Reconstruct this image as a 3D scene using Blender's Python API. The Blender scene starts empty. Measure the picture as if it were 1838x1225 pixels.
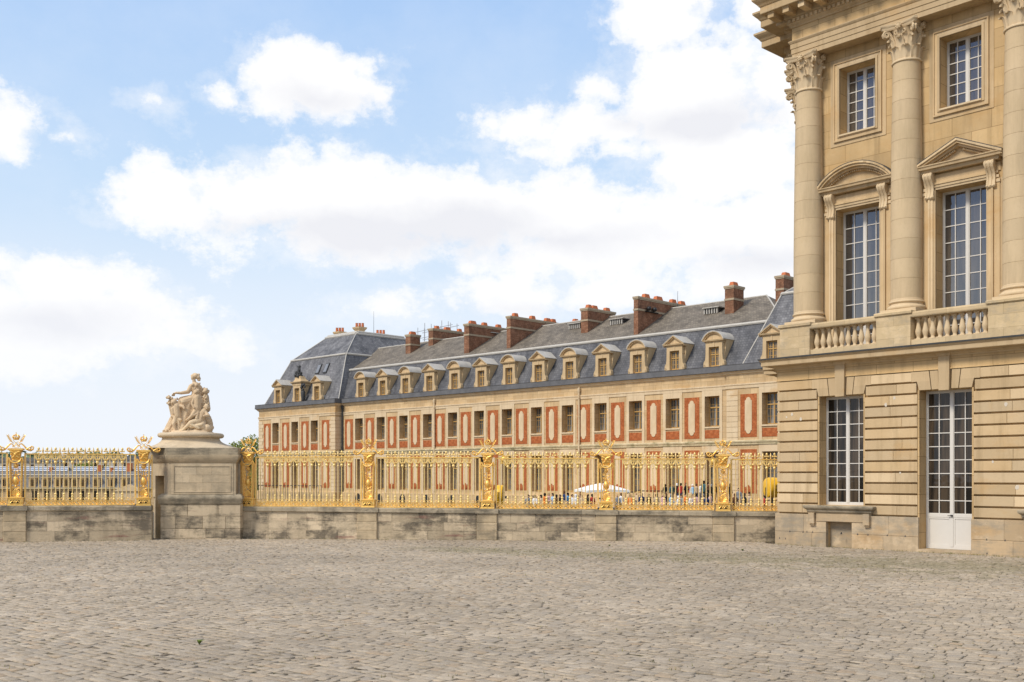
import bpy, bmesh, math, random
import numpy as np
from mathutils import Vector, Matrix
random.seed(7)
R = math.radians
S = bpy.context.scene
COL = S.collection
F, CX, HY, EYE = 1900.0, 919.0, 855.2, 2.2      # focal length and horizon of the photograph, eye height in metres


def at(px, Y, py=None, z=0.0):
    """world point at depth Y seen at photo column px (and row py)"""
    return Vector(((px - CX) / F * Y, Y, z if py is None else EYE + (HY - py) * Y / F))


# ------------------------------------------------------------------ mesh builder
class MB:
    def __init__(s):
        s.v = []; s.f = []

    def add(s, vs, fs):
        o = len(s.v)
        s.v += [tuple(p) for p in vs]
        s.f += [tuple(i + o for i in f) for f in fs]

    def box(s, x0, x1, y0, y1, z0, z1):
        s.add([(x0, y0, z0), (x1, y0, z0), (x1, y1, z0), (x0, y1, z0), (x0, y0, z1), (x1, y0, z1), (x1, y1, z1), (x0, y1, z1)],
              [(0, 3, 2, 1), (4, 5, 6, 7), (0, 1, 5, 4), (1, 2, 6, 5), (2, 3, 7, 6), (3, 0, 4, 7)])

    def cbox(s, x0, x1, y0, y1, z0, z1, c=0.012):
        """box whose front (low y) face is chamfered"""
        s.add([(x0, y0 + c, z0), (x1, y0 + c, z0), (x1, y1, z0), (x0, y1, z0), (x0, y0 + c, z1), (x1, y0 + c, z1), (x1, y1, z1), (x0, y1, z1),
               (x0 + c, y0, z0 + c), (x1 - c, y0, z0 + c), (x1 - c, y0, z1 - c), (x0 + c, y0, z1 - c)],
              [(0, 3, 2, 1), (4, 5, 6, 7), (1, 2, 6, 5), (2, 3, 7, 6), (3, 0, 4, 7), (8, 9, 10, 11), (0, 1, 9, 8), (1, 5, 10, 9), (5, 4, 11, 10), (4, 0, 8, 11)])

    def obox(s, c, ax, ay, az):
        """oriented box: centre and three half-axis vectors"""
        c, ax, ay, az = map(Vector, (c, ax, ay, az))
        vs = [c + i * ax + j * ay + k * az for k in (-1, 1) for (i, j) in ((-1, -1), (1, -1), (1, 1), (-1, 1))]
        s.add(vs, [(0, 3, 2, 1), (4, 5, 6, 7), (0, 1, 5, 4), (1, 2, 6, 5), (2, 3, 7, 6), (3, 0, 4, 7)])

    def prism_xz(s, poly, y0, y1):
        n = len(poly)
        a = sum(poly[i][0] * poly[(i + 1) % n][1] - poly[(i + 1) % n][0] * poly[i][1] for i in range(n))
        if a < 0: poly = poly[::-1]
        s.add([(x, y0, z) for x, z in poly] + [(x, y1, z) for x, z in poly],
              [tuple(range(n)), tuple(range(2 * n - 1, n - 1, -1))] + [(i, i + n, (i + 1) % n + n, (i + 1) % n) for i in range(n)])

    def prism_xy(s, poly, z0, z1):
        n = len(poly)
        a = sum(poly[i][0] * poly[(i + 1) % n][1] - poly[(i + 1) % n][0] * poly[i][1] for i in range(n))
        if a < 0: poly = poly[::-1]
        s.add([(x, y, z0) for x, y in poly] + [(x, y, z1) for x, y in poly],
              [tuple(range(n - 1, -1, -1)), tuple(range(n, 2 * n))] + [(i, (i + 1) % n, (i + 1) % n + n, i + n) for i in range(n)])

    def loft(s, rings, cap=True, closed=True):
        n = len(rings[0]); o = []
        for r in rings: o += list(r)
        fs = []
        for k in range(len(rings) - 1):
            for i in range(n if closed else n - 1):
                j = (i + 1) % n
                fs.append((k * n + i, k * n + j, (k + 1) * n + j, (k + 1) * n + i))
        if cap and closed:
            fs.append(tuple(range(n - 1, -1, -1))); fs.append(tuple(range((len(rings) - 1) * n, len(rings) * n)))
        s.add(o, fs)

    def lathe(s, prof, c=(0, 0, 0), n=24, cap=True):
        s.loft([[(c[0] + r * math.cos(2 * math.pi * i / n), c[1] + r * math.sin(2 * math.pi * i / n), c[2] + z) for i in range(n)] for r, z in prof], cap)

    def tube(s, pts, rad, n=6, cap=True):
        pts = [Vector(p) for p in pts]
        if not hasattr(rad, '__len__'): rad = [rad] * len(pts)
        rings = []; up = None
        for i, p in enumerate(pts):
            d = (pts[min(i + 1, len(pts) - 1)] - pts[max(i - 1, 0)]).normalized()
            if up is None:
                up = Vector((0, 0, 1)) if abs(d.z) < 0.9 else Vector((0, 1, 0))
            a = d.cross(up).normalized(); b = a.cross(d).normalized(); up = b
            rings.append([p + rad[i] * (math.cos(2 * math.pi * k / n) * a + math.sin(2 * math.pi * k / n) * b) for k in range(n)])
        s.loft(rings, cap)

    def ball(s, c, r, n=8, m=6, sc=(1, 1, 1)):
        s.loft([[(c[0] + sc[0] * r * math.sin(math.pi * (j + .02) / (m + .04)) * math.cos(2 * math.pi * i / n), c[1] + sc[1] * r * math.sin(math.pi * (j + .02) / (m + .04)) * math.sin(2 * math.pi * i / n),
                  c[2] - sc[2] * r * math.cos(math.pi * (j + .02) / (m + .04))) for i in range(n)] for j in range(m + 1)])

    def capsule(s, a, b, ra, rb, n=10):
        a, b = Vector(a), Vector(b); d = b - a; L = max(d.length, 1e-5); d = d / L
        pts = []; rad = []
        for t in (-1, -.8, -.45, 0): pts.append(a + d * ra * t); rad.append(ra * math.sqrt(max(1 - t * t, .0004)))
        for t in (0.001, .45, .8, 1): pts.append(b + d * rb * t); rad.append(rb * math.sqrt(max(1 - t * t, .0004)))
        s.tube(pts, rad, n)

    def sweep(s, prof, path, closed_prof=True):
        """profile [(outward, z)] along plan path [(x, y)], mitred; outward = left of travel when travel is -x -> -y side"""
        n = len(path); rings = []
        nor = []
        for i in range(n - 1):
            dx, dy = path[i + 1][0] - path[i][0], path[i + 1][1] - path[i][1]
            L = math.hypot(dx, dy); nor.append((-dy / L, dx / L))
        for i in range(n):
            if i == 0: m = nor[0]
            elif i == n - 1: m = nor[-1]
            else:
                a, b = nor[i - 1], nor[i]; k = 1 + a[0] * b[0] + a[1] * b[1]
                m = ((a[0] + b[0]) / k, (a[1] + b[1]) / k)
            rings.append([(path[i][0] + o * m[0], path[i][1] + o * m[1], z) for o, z in prof])
        s.loft(rings, cap=True)

    def build(s, name, mat, parent=None, smooth=None):
        me = bpy.data.meshes.new(name)
        me.from_pydata(s.v, [], s.f)
        me.update()
        bm = bmesh.new(); bm.from_mesh(me); bmesh.ops.recalc_face_normals(bm, faces=bm.faces); bm.to_mesh(me); bm.free()
        if smooth is not None:
            me.shade_smooth()
            if smooth < 170: me.set_sharp_from_angle(angle=R(smooth))
        if mat: me.materials.append(mat)
        o = bpy.data.objects.new(name, me)
        COL.objects.link(o)
        if parent: o.parent = parent
        return o


def tag(o, label, cat, group=None, kind=None):
    if label: o['label'] = label
    if cat: o['category'] = cat
    if group: o['group'] = group
    if kind: o['kind'] = kind
    return o


def empty(name, loc, rz=0.0, label=None, cat=None, group=None):
    o = bpy.data.objects.new(name, None); COL.objects.link(o)
    o.empty_display_size = .3
    o.location = loc; o.rotation_euler = (0, 0, rz)
    return tag(o, label, cat, group)


def copy_tree(o, parent=None):
    c = o.copy(); COL.objects.link(c); c.parent = parent
    for ch in list(o.children): copy_tree(ch, c)
    return c


def remeshed(mb, name, mat, parent, voxel, smooth=4, disp=0.0, dscale=.2):
    """one continuous skin over overlapping closed pieces"""
    o = mb.build(name, None, None)
    r = o.modifiers.new('r', 'REMESH'); r.mode = 'VOXEL'; r.voxel_size = voxel
    if smooth:
        m = o.modifiers.new('s', 'SMOOTH'); m.iterations = smooth; m.factor = .5
    if disp:
        t = bpy.data.textures.new(name, 'CLOUDS'); t.noise_scale = dscale
        d = o.modifiers.new('d', 'DISPLACE'); d.texture = t; d.strength = disp; d.mid_level = .5
    dg = bpy.context.evaluated_depsgraph_get()
    me = bpy.data.meshes.new_from_object(o.evaluated_get(dg))
    old = o.data; o.modifiers.clear(); o.data = me; bpy.data.meshes.remove(old)
    me.name = name; me.shade_smooth(); me.materials.clear(); me.materials.append(mat)
    o.parent = parent
    return o


# ------------------------------------------------------------------ materials
class NT:
    def __init__(s, name):
        m = bpy.data.materials.new(name); m.use_nodes = True
        s.m = m; s.t = m.node_tree; s.b = s.t.nodes['Principled BSDF']

    def n(s, typ, **k):
        nd = s.t.nodes.new(typ)
        for a, b in k.items():
            if a.startswith('i_'):
                nd.inputs[int(a[2:]) if a[2:].isdigit() else a[2:].replace('_', ' ')].default_value = b
            else: setattr(nd, a, b)
        return nd

    def l(s, a, b): s.t.links.new(a, b)

    def coord(s, scale=(1, 1, 1), kind='Object', rot=(0, 0, 0)):
        tc = s.n('ShaderNodeTexCoord'); mp = s.n('ShaderNodeMapping')
        mp.inputs['Scale'].default_value = scale; mp.inputs['Rotation'].default_value = rot
        s.l(tc.outputs[kind], mp.inputs['Vector']); return mp.outputs[0]

    def noise(s, vec, scale, detail=4, rough=.6):
        nd = s.n('ShaderNodeTexNoise'); nd.inputs['Scale'].default_value = scale; nd.inputs['Detail'].default_value = detail; nd.inputs['Roughness'].default_value = rough
        s.l(vec, nd.inputs['Vector']); return nd.outputs['Fac']

    def ramp(s, fac, stops, mode='LINEAR'):
        nd = s.n('ShaderNodeValToRGB'); nd.color_ramp.interpolation = mode
        e = nd.color_ramp.elements
        while len(e) < len(stops): e.new(.5)
        for i, (p, c) in enumerate(stops):
            e[i].position = p; e[i].color = (c, c, c, 1) if not hasattr(c, '__len__') else (*c[:3], 1)
        s.l(fac, nd.inputs[0]); return nd.outputs[0]

    def mix(s, fac, a, b, mode='MIX'):
        nd = s.n('ShaderNodeMix', data_type='RGBA', blend_type=mode)
        for sock, val in ((nd.inputs[0], fac), (nd.inputs[6], a), (nd.inputs[7], b)):
            if hasattr(val, 'is_output'): s.l(val, sock)
            elif hasattr(val, '__len__'): sock.default_value = (*val[:3], 1)
            else: sock.default_value = val
        return nd.outputs[2]

    def math(s, op, a, b=0.0):
        nd = s.n('ShaderNodeMath', operation=op)
        for i, v in enumerate((a, b)):
            if hasattr(v, 'is_output'): s.l(v, nd.inputs[i])
            else: nd.inputs[i].default_value = v
        return nd.outputs[0]

    def island(s): return s.n('ShaderNodeNewGeometry').outputs['Random Per Island']

    def bump(s, h, strength=.3, dist=.02):
        nd = s.n('ShaderNodeBump'); nd.inputs['Strength'].default_value = strength; nd.inputs['Distance'].default_value = dist
        s.l(h, nd.inputs['Height']); s.l(nd.outputs[0], s.b.inputs['Normal'])

    def fin(s, col, rough=.8, spec=.3, metal=0.0):
        if hasattr(col, 'is_output'): s.l(col, s.b.inputs['Base Color'])
        else: s.b.inputs['Base Color'].default_value = (*col[:3], 1)
        s.b.inputs['Roughness'].default_value = rough; s.b.inputs['Specular IOR Level'].default_value = spec; s.b.inputs['Metallic'].default_value = metal
        return s.m


def plain(name, col, rough=.6, spec=.3, metal=0.0, var=.12, scale=6):
    t = NT(name); v = t.coord()
    c = t.mix(t.noise(v, scale), tuple(x * (1 - var) for x in col), tuple(min(1, x * (1 + var)) for x in col))
    return t.fin(c, rough, spec, metal)


def stone(name, ca, cb, cc=None, island=.5, streak=.35, dirt=(.10, .09, .075), bricks=None, bump=.25, stain=0.0, grain=60):
    """limestone: block tints, soft clouding, vertical streaks, optional black crust, optional drawn joints (w, h)"""
    t = NT(name); v = t.coord()
    base = t.mix(t.ramp(t.noise(v, .9, 5), [(.3, 0), (.7, 1)]), ca, cb)
    tint = None
    if island:
        r = t.island()
        base = t.mix(t.math('MULTIPLY', r, island), base, cc or cb)
        r2 = t.math('FRACT', t.math('MULTIPLY', r, 17.31))
        base = t.mix(1.0, base, t.ramp(r2, [(0, 1 - .22 * island), (1, 1 + .12 * island)]), 'MULTIPLY')
    if bricks:
        sx = t.n('ShaderNodeSeparateXYZ'); t.l(v, sx.inputs[0]); cm = t.n('ShaderNodeCombineXYZ')
        t.l(t.math('ADD', sx.outputs[0], sx.outputs[1]), cm.inputs[0]); t.l(sx.outputs[2], cm.inputs[1])
        bt = t.n('ShaderNodeTexBrick'); t.l(cm.outputs[0], bt.inputs['Vector'])
        bt.inputs['Scale'].default_value = 1; bt.inputs['Brick Width'].default_value = bricks[0]; bt.inputs['Row Height'].default_value = bricks[1]
        bt.inputs['Mortar Size'].default_value = bricks[2] if len(bricks) > 2 else .006; bt.inputs['Mortar Smooth'].default_value = .3
        bt.inputs['Color1'].default_value = (.86, .84, .80, 1); bt.inputs['Color2'].default_value = (1.08, 1.06, 1.0, 1); bt.inputs['Mortar'].default_value = (.55, .5, .42, 1)
        base = t.mix(1.0, base, bt.outputs['Color'], 'MULTIPLY')
    vs = t.coord((2.2, 2.2, .22))
    st = t.ramp(t.noise(vs, 1.3, 6, .65), [(.5, 0), (.72, 1)])
    base = t.mix(t.math('MULTIPLY', st, streak), base, tuple(.55 * x for x in ca))
    pit = t.ramp(t.noise(v, 9, 6, .75), [(.55, 0), (.75, 1)])
    base = t.mix(t.math('MULTIPLY', pit, .22), base, tuple(.5 * x for x in ca))
    if stain:
        s1 = t.math('ADD', t.math('MULTIPLY', t.noise(t.coord((1.1, 1.1, 1.7)), .9, 8, .74), .76), t.math('MULTIPLY', t.noise(t.coord((.8, .8, 9)), 1.6, 6, .7), .24))
        if island: s1 = t.math('ADD', s1, t.math('MULTIPLY', t.math('FRACT', t.math('MULTIPLY', t.island(), 5.77)), .11))
        base = t.mix(t.math('MULTIPLY', t.ramp(s1, [(.50, 0), (.63, 1)]), stain), base, dirt)
    if name.startswith('palace') or name.startswith('wing'):
        base = t.mix(t.math('MULTIPLY', t.ramp(t.noise(t.coord((.5, .5, .9)), 1.0, 5, .65), [(.56, 0), (.68, 1)]), .45), base, (.50, .30, .115))
    if stain:
        base = t.mix(t.math('MULTIPLY', t.ramp(t.noise(t.coord((1.3, 1.3, 2.0), rot=(.3, .2, .5)), 1.0, 7, .7), [(.54, 0), (.66, 1)]), .45), base, tuple(min(.8, 1.25 * x) for x in cb))
    if name == 'old_wall_stone':
        base = t.mix(t.math('MULTIPLY', t.ramp(t.noise(t.coord((.28, .28, 2.4)), 1.5, 6, .72), [(.60, 0), (.66, 1)]), .55), base, (.22, .085, .075))
    g = t.noise(v, grain, 3, .7)
    t.bump(t.math('ADD', t.math('MULTIPLY', g, .5), t.noise(v, 7, 5)), bump, .02)
    return t.fin(base, .88, .2)


M = {}
M['palace'] = stone('palace_stone', (.49, .345, .18), (.60, .445, .26), (.615, .485, .315), .85, .55)
M['palace_wall'] = stone('palace_ashlar', (.49, .345, .178), (.60, .44, .25), None, 0, .6, bricks=(1.15, .555, .009))
M['column'] = stone('column_stone', (.53, .415, .26), (.61, .485, .32), (.57, .43, .26), .3, .45)
M['carved'] = stone('carved_stone', (.58, .45, .285), (.65, .52, .345), None, 0, .25)
M['palace_base'] = stone('palace_plinth', (.49, .39, .265), (.57, .455, .31), (.48, .345, .20), .7, .5, stain=.65, dirt=(.23, .215, .18))
M['parapet'] = stone('parapet_stone', (.52, .41, .255), (.58, .46, .30), None, 0, .4, bricks=(1.6, .37, .004), stain=.55, dirt=(.27, .25, .21))
M['wing_stone'] = stone('wing_stone', (.53, .38, .215), (.63, .48, .30), None, 0, .45, bricks=(1.5, .48, .012), bump=.1)
M['wing_trim'] = stone('wing_trim', (.61, .47, .30), (.69, .56, .385), None, 0, .4, bump=.1)
M['belt'] = stone('belt_stone', (.46, .39, .24), (.60, .50, .33), None, 0, .5, bump=.1, stain=.9, dirt=(.17, .16, .07))
M['dormer'] = stone('dormer_stone', (.50, .365, .205), (.61, .465, .285), None, 0, .5, bump=.1)
M['wall'] = stone('old_wall_stone', (.43, .35, .24), (.56, .465, .325), (.66, .54, .38), .9, .5, bump=.7, stain=.78, dirt=(.055, .05, .042), grain=30)
M['mortar'] = plain('lime_mortar', (.50, .42, .30), .95, .1, var=.25, scale=9)
M['coping'] = stone('coping_stone', (.37, .315, .225), (.48, .41, .30), (.44, .37, .265), .6, .6, bump=.5, stain=.7, dirt=(.09, .085, .07))
M['pier'] = stone('pier_stone', (.47, .37, .235), (.56, .45, .295), (.54, .435, .295), .6, .5, bump=.5, stain=.55, dirt=(.10, .095, .08))
M['pedestal'] = stone('pedestal_stone', (.45, .355, .235), (.56, .455, .31), (.58, .475, .33), .8, .35, bump=.4, stain=.35, dirt=(.15, .14, .115))
M['pedestal_top'] = stone('pedestal_top_stone', (.52, .42, .29), (.60, .50, .36), None, 0, .3, bump=.4, stain=.35, dirt=(.27, .24, .19))
M['statue'] = stone('statue_stone', (.58, .43, .275), (.70, .555, .38), None, 0, .35, bump=.5, stain=.5, dirt=(.36, .28, .19), grain=40)


def brick(name, c1, c2, mort, dirt=0.0, sc=1.0):
    t = NT(name); v = t.coord()
    sx = t.n('ShaderNodeSeparateXYZ'); t.l(v, sx.inputs[0]); cm = t.n('ShaderNodeCombineXYZ')
    t.l(t.math('ADD', sx.outputs[0], sx.outputs[1]), cm.inputs[0]); t.l(sx.outputs[2], cm.inputs[1])
    bt = t.n('ShaderNodeTexBrick'); t.l(cm.outputs[0], bt.inputs['Vector'])
    bt.inputs['Scale'].default_value = 1; bt.inputs['Brick Width'].default_value = .34 * sc; bt.inputs['Row Height'].default_value = .12 * sc
    bt.inputs['Mortar Size'].default_value = .012; bt.inputs['Color1'].default_value = (*c1, 1); bt.inputs['Color2'].default_value = (*c2, 1); bt.inputs['Mortar'].default_value = (*mort, 1)
    c = t.mix(t.ramp(t.noise(v, 1.6, 6, .7), [(.35, 0), (.75, 1)]), bt.outputs['Color'], tuple(.62 * a for a in c1))
    c = t.mix(t.math('MULTIPLY', t.ramp(t.noise(v, 5, 5, .7), [(.52, 0), (.66, 1)]), .75), c, tuple(min(1, 1.2 * a) for a in c2))
    if dirt: c = t.mix(t.math('MULTIPLY', t.ramp(t.noise(v, .7, 6, .7), [(.45, 0), (.65, 1)]), dirt), c, (.05, .035, .025))
    t.bump(bt.outputs['Fac'], -.15, .02)
    return t.fin(c, .9, .15)


M['brick'] = brick('panel_brick', (.37, .092, .026), (.49, .155, .052), (.42, .20, .11))
M['chimney'] = brick('chimney_brick', (.25, .11, .062), (.36, .185, .11), (.21, .15, .11), .5)
M['pot'] = plain('terracotta', (.50, .16, .07), .8, .2, var=.25)


def slate(name, ca, cb, lich=.3, row=.24):
    t = NT(name); v = t.coord()
    sx = t.n('ShaderNodeSeparateXYZ'); t.l(v, sx.inputs[0]); cm = t.n('ShaderNodeCombineXYZ')
    t.l(t.math('ADD', sx.outputs[0], sx.outputs[1]), cm.inputs[0]); t.l(sx.outputs[2], cm.inputs[1])
    bt = t.n('ShaderNodeTexBrick'); t.l(cm.outputs[0], bt.inputs['Vector'])
    bt.inputs['Scale'].default_value = 1; bt.inputs['Brick Width'].default_value = .3; bt.inputs['Row Height'].default_value = row; bt.inputs['Mortar Size'].default_value = .02
    bt.inputs['Color1'].default_value = (.8, .8, .82, 1); bt.inputs['Color2'].default_value = (1.15, 1.15, 1.15, 1); bt.inputs['Mortar'].default_value = (.62, .62, .64, 1)
    c = t.mix(t.ramp(t.noise(t.coord((.8, .8, .22)), 1.0, 8, .7), [(.34, 0), (.66, 1)]), ca, cb)
    c = t.mix(1.0, c, bt.outputs['Color'], 'MULTIPLY')
    c = t.mix(t.math('MULTIPLY', t.ramp(t.noise(v, 2.2, 6, .75), [(.56, 0), (.72, 1)]), lich), c, (.25, .25, .21))
    t.bump(bt.outputs['Fac'], -.3, .03)
    return t.fin(c, .7, .2)


M['slate'] = slate('slate_steep', (.062, .066, .076), (.165, .168, .18), .22)
M['slate_top'] = slate('slate_upper', (.12, .105, .085), (.235, .205, .165), .35)
M['slate_pav'] = slate('slate_pavilion', (.085, .089, .10), (.215, .217, .228), .25)
M['zinc'] = plain('zinc_dark', (.12, .122, .13), .6, .25, var=.5, scale=1.5)
M['zinc_light'] = plain('zinc_light', (.46, .44, .40), .5, .4, var=.25, scale=2)
M['lead'] = plain('lead_flashing', (.055, .057, .06), .6, .3, var=.3)
M['ochre'] = plain('ochre_joinery', (.47, .29, .10), .6, .3)
M['white'] = plain('white_paint', (.62, .60, .56), .45, .4, var=.04)
M['iron'] = plain('black_iron', (.02, .02, .022), .5, .4)


def glass(name, base, warm, rough=.03, ior=1.55):
    t = NT(name); v = t.coord((3.2, 3.2, .25))
    c = t.mix(t.ramp(t.noise(v, 1.4, 3), [(.42, 0), (.6, 1)]), base, warm)
    w = t.noise(t.coord(), 2.5, 2); t.bump(w, .10, .02)
    t.fin(c, rough, .5); t.b.inputs['IOR'].default_value = ior
    return t.m


M['glass'] = glass('window_glass', (.014, .013, .012), (.07, .052, .036), ior=1.45)
M['glass_high'] = glass('window_glass_high', (.035, .035, .038), (.085, .075, .065), ior=2.3)
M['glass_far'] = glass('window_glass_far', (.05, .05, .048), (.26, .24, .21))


def gold_mat():
    t = NT('gilding'); v = t.coord()
    n = t.noise(v, 14, 5, .7)
    c = t.mix(t.ramp(n, [(.35, 0), (.7, 1)]), (.86, .50, .10), (1.0, .73, .27))
    c = t.mix(t.math('MULTIPLY', t.ramp(t.noise(v, 5, 4, .7), [(.58, 0), (.75, 1)]), .35), c, (.35, .17, .03))
    t.bump(n, .35, .01)
    t.fin(c, .46, .5, .62)
    return t.m


M['gold'] = gold_mat()
M['gold_bar'] = plain('worn_gilding', (.90, .66, .32), .45, .4, .35, var=.2, scale=9)


# ------------------------------------------------------------------ camera, sun, sky
cam = bpy.data.cameras.new('camera'); co = bpy.data.objects.new('camera', cam); COL.objects.link(co)
co.location = (0, 0, EYE); co.rotation_euler = (R(90), 0, 0)
cam.sensor_width = 36; cam.lens = F / 1838 * 36; cam.shift_y = (HY - 612.5) / 1838; cam.clip_end = 6000; cam.clip_start = .1
S.camera = co
S.view_settings.view_transform = 'Standard'; S.view_settings.look = 'None'; S.view_settings.gamma = 1; S.view_settings.exposure = 0.40
sun_dir = Vector((-.78, -.52, .93)).normalized()
sl = bpy.data.lights.new('sun', 'SUN'); sl.energy = 2.5; sl.angle = R(14); sl.color = (1, .91, .77)
so = bpy.data.objects.new('sun', sl); COL.objects.link(so); so.rotation_euler = sun_dir.to_track_quat('Z', 'Y').to_euler()

W = bpy.data.worlds.new('World'); S.world = W; W.use_nodes = True
wt = W.node_tree; bg = wt.nodes['Background']


class WN(NT):
    def __init__(s): s.t = wt


w = WN()
sky = w.n('ShaderNodeTexSky', sky_type='NISHITA', sun_disc=False)
sky.sun_elevation = math.asin(sun_dir.z); sky.sun_rotation = math.atan2(sun_dir.x, sun_dir.y); sky.air_density = 1.0; sky.dust_density = 1.5; sky.ozone_density = 1.2
geo = w.n('ShaderNodeTexCoord'); sep = w.n('ShaderNodeSeparateXYZ'); w.l(geo.outputs['Generated'], sep.inputs[0])
az = w.math('ARCTAN2', sep.outputs[0], sep.outputs[1])
el = w.math('ARCSINE', sep.outputs[2])
uv = w.n('ShaderNodeCombineXYZ'); w.l(az, uv.inputs[0]); w.l(w.math('MULTIPLY', el, 1.25), uv.inputs[1])
n1 = w.noise(uv.outputs[0], 8.0, 12, .62)
n2 = w.noise(uv.outputs[0], 34, 8, .65)
# a little warping so that the banks of cloud do not read as ellipses
wx = w.math('ADD', az, w.math('MULTIPLY', w.math('SUBTRACT', w.noise(uv.outputs[0], 9, 4), .5), .07))
sh = w.n('ShaderNodeVectorMath', operation='ADD'); w.l(uv.outputs[0], sh.inputs[0]); sh.inputs[1].default_value = (7.3, 3.1, 0)
wy = w.math('ADD', el, w.math('MULTIPLY', w.math('SUBTRACT', w.noise(sh.outputs[0], 9, 4), .5), .05))


def ell(px, py, rx, ry):
    k, m = (px - CX) / F, (HY - py) / F
    a, e = math.atan(k), math.atan(m / math.hypot(1, k))
    dx = w.math('MULTIPLY', w.math('SUBTRACT', wx, a), F * (1 + k * k) / rx)
    dy = w.math('MULTIPLY', w.math('SUBTRACT', wy, e), F * (1 + m * m) / ry)
    d = w.math('SQRT', w.math('ADD', w.math('MULTIPLY', dx, dx), w.math('MULTIPLY', dy, dy)))
    return w.math('MULTIPLY', w.math('SUBTRACT', 1.0, d), min(1.0, min(rx, ry) / 70))


def smax(lst):
    r = lst[0]
    for q in lst[1:]:
        nd = w.n('ShaderNodeMath', operation='SMOOTH_MAX'); w.l(r, nd.inputs[0]); w.l(q, nd.inputs[1]); nd.inputs[2].default_value = .12; r = nd.outputs[0]
    return r


CL = [(290, 355, 130, 70), (470, 350, 190, 95), (640, 370, 220, 105), (830, 390, 230, 105), (1020, 405, 240, 100), (1250, 420, 260, 85), (1420, 430, 200, 70),
      (560, 140, 130, 78), (620, 165, 110, 62), (505, 185, 80, 40), (395, 160, 34, 26), (274, 183, 36, 22), (20, 225, 85, 58), (125, 255, 46, 22), (-60, 220, 90, 60),
      (40, 490, 150, 50), (120, 520, 170, 60), (190, 580, 220, 60), (300, 620, 200, 50), (20, 610, 260, 80), (-100, 560, 200, 120),
      (1180, 40, 120, 110), (1080, 165, 80, 45), (930, 228, 110, 40), (1060, 230, 150, 62), (1230, 170, 170, 130), (1420, 170, 110, 150), (1310, 300, 170, 80), (1120, 265, 110, 42), (1010, 265, 170, 26),
      (690, 545, 120, 46), (900, 535, 190, 46), (1120, 520, 240, 56), (1340, 500, 220, 60), (1400, 370, 130, 70), (1380, 20, 60, 40), (640, 430, 330, 60), (1050, 465, 330, 58)]
outside = w.math('MULTIPLY', w.math('SUBTRACT', w.noise(uv.outputs[0], 2.2, 6, .55), .45), 3.0)
inview = w.math('MULTIPLY', w.ramp(w.math('MULTIPLY', w.math('ABSOLUTE', az), .5), [(.27, 1), (.46, 0)]), w.ramp(el, [(.48, 1), (.75, 0)]))
outside = w.math('SUBTRACT', outside, w.math('MULTIPLY', inview, 2.4))
gap = w.math('MULTIPLY', w.ramp(w.math('ABSOLUTE', w.math('ADD', az, 1.75)), [(.35, 1), (.75, 0)]), w.ramp(el, [(.6, 1), (.95, 0)]))   # a clear stretch of sky facing the palace windows
outside = w.math('SUBTRACT', outside, w.math('MULTIPLY', gap, .75))
field = smax([ell(*c) for c in CL])
field = w.math('MAXIMUM', field, outside)
dens = w.math('ADD', field, w.math('ADD', w.math('MULTIPLY', w.math('SUBTRACT', n1, .50), 2.2), w.math('MULTIPLY', w.math('SUBTRACT', n2, .5), 1.1)))
mask = w.ramp(dens, [(-.0, 0), (.10, .22), (.24, .70), (.45, 1)])
GR = [(1260, 215, 190, 46), (1120, 215, 120, 30), (640, 425, 230, 60), (800, 420, 260, 62), (480, 400, 170, 36), (1000, 440, 250, 40), (1380, 470, 200, 40), (580, 185, 130, 36), (90, 590, 240, 40), (930, 560, 220, 20)]
n3 = w.noise(sh.outputs[0], 15, 10, .68)
thin = w.ramp(w.math('ADD', w.math('ADD', field, .34), w.math('MULTIPLY', w.math('SUBTRACT', n3, .55), 3.2)), [(.08, 0), (.85, .50)])
mask = w.math('MAXIMUM', mask, thin)
gfield = w.math('ADD', smax([ell(*c) for c in GR]), w.math('MULTIPLY', w.math('SUBTRACT', n1, .5), .9))
gmask = w.ramp(gfield, [(.0, 0), (.55, 1)])
cloud = w.mix(gmask, (1.0, .998, 1.0), (.835, .842, .885))
cloud = w.mix(w.math('MULTIPLY', w.ramp(n2, [(.35, 1), (.6, 0)]), .12), cloud, (.80, .82, .88))
skyc = w.mix(1.0, sky.outputs[0], (.12, .12, .12), 'MULTIPLY')
air = w.ramp(el, [(.0, (.84, .90, .98)), (.14, (.76, .87, 1.0)), (.26, (.60, .78, 1.0)), (.42, (.46, .67, 1.0)), (.8, (.22, .40, .80))])
deep = w.math('MULTIPLY', w.ramp(w.math('ABSOLUTE', w.math('ADD', az, 1.75)), [(.40, 1), (.80, 0)]), w.ramp(el, [(.12, 0), (.28, 1)]))
air = w.mix(w.math('MULTIPLY', deep, .8), air, (.10, .23, .62))
skyc = w.mix(w.ramp(el, [(.0, .9), (.45, .82), (.9, .35)]), skyc, air)
# thin high veil
veil = w.math('MULTIPLY', w.ramp(w.noise(uv.outputs[0], 4, 7, .65), [(.40, 0), (.72, 1)]), .25)
skyc = w.mix(veil, skyc, (.86, .91, 1.0))
lowhaze = w.ramp(w.math('ADD', el, w.math('MULTIPLY', w.math('SUBTRACT', n1, .5), .08)), [(.03, .75), (.11, .34), (.22, .0)])
final = w.mix(mask, skyc, cloud)
final = w.mix(lowhaze, final, (.88, .91, .965))
w.l(final, bg.inputs['Color']); bg.inputs['Strength'].default_value = .79


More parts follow.
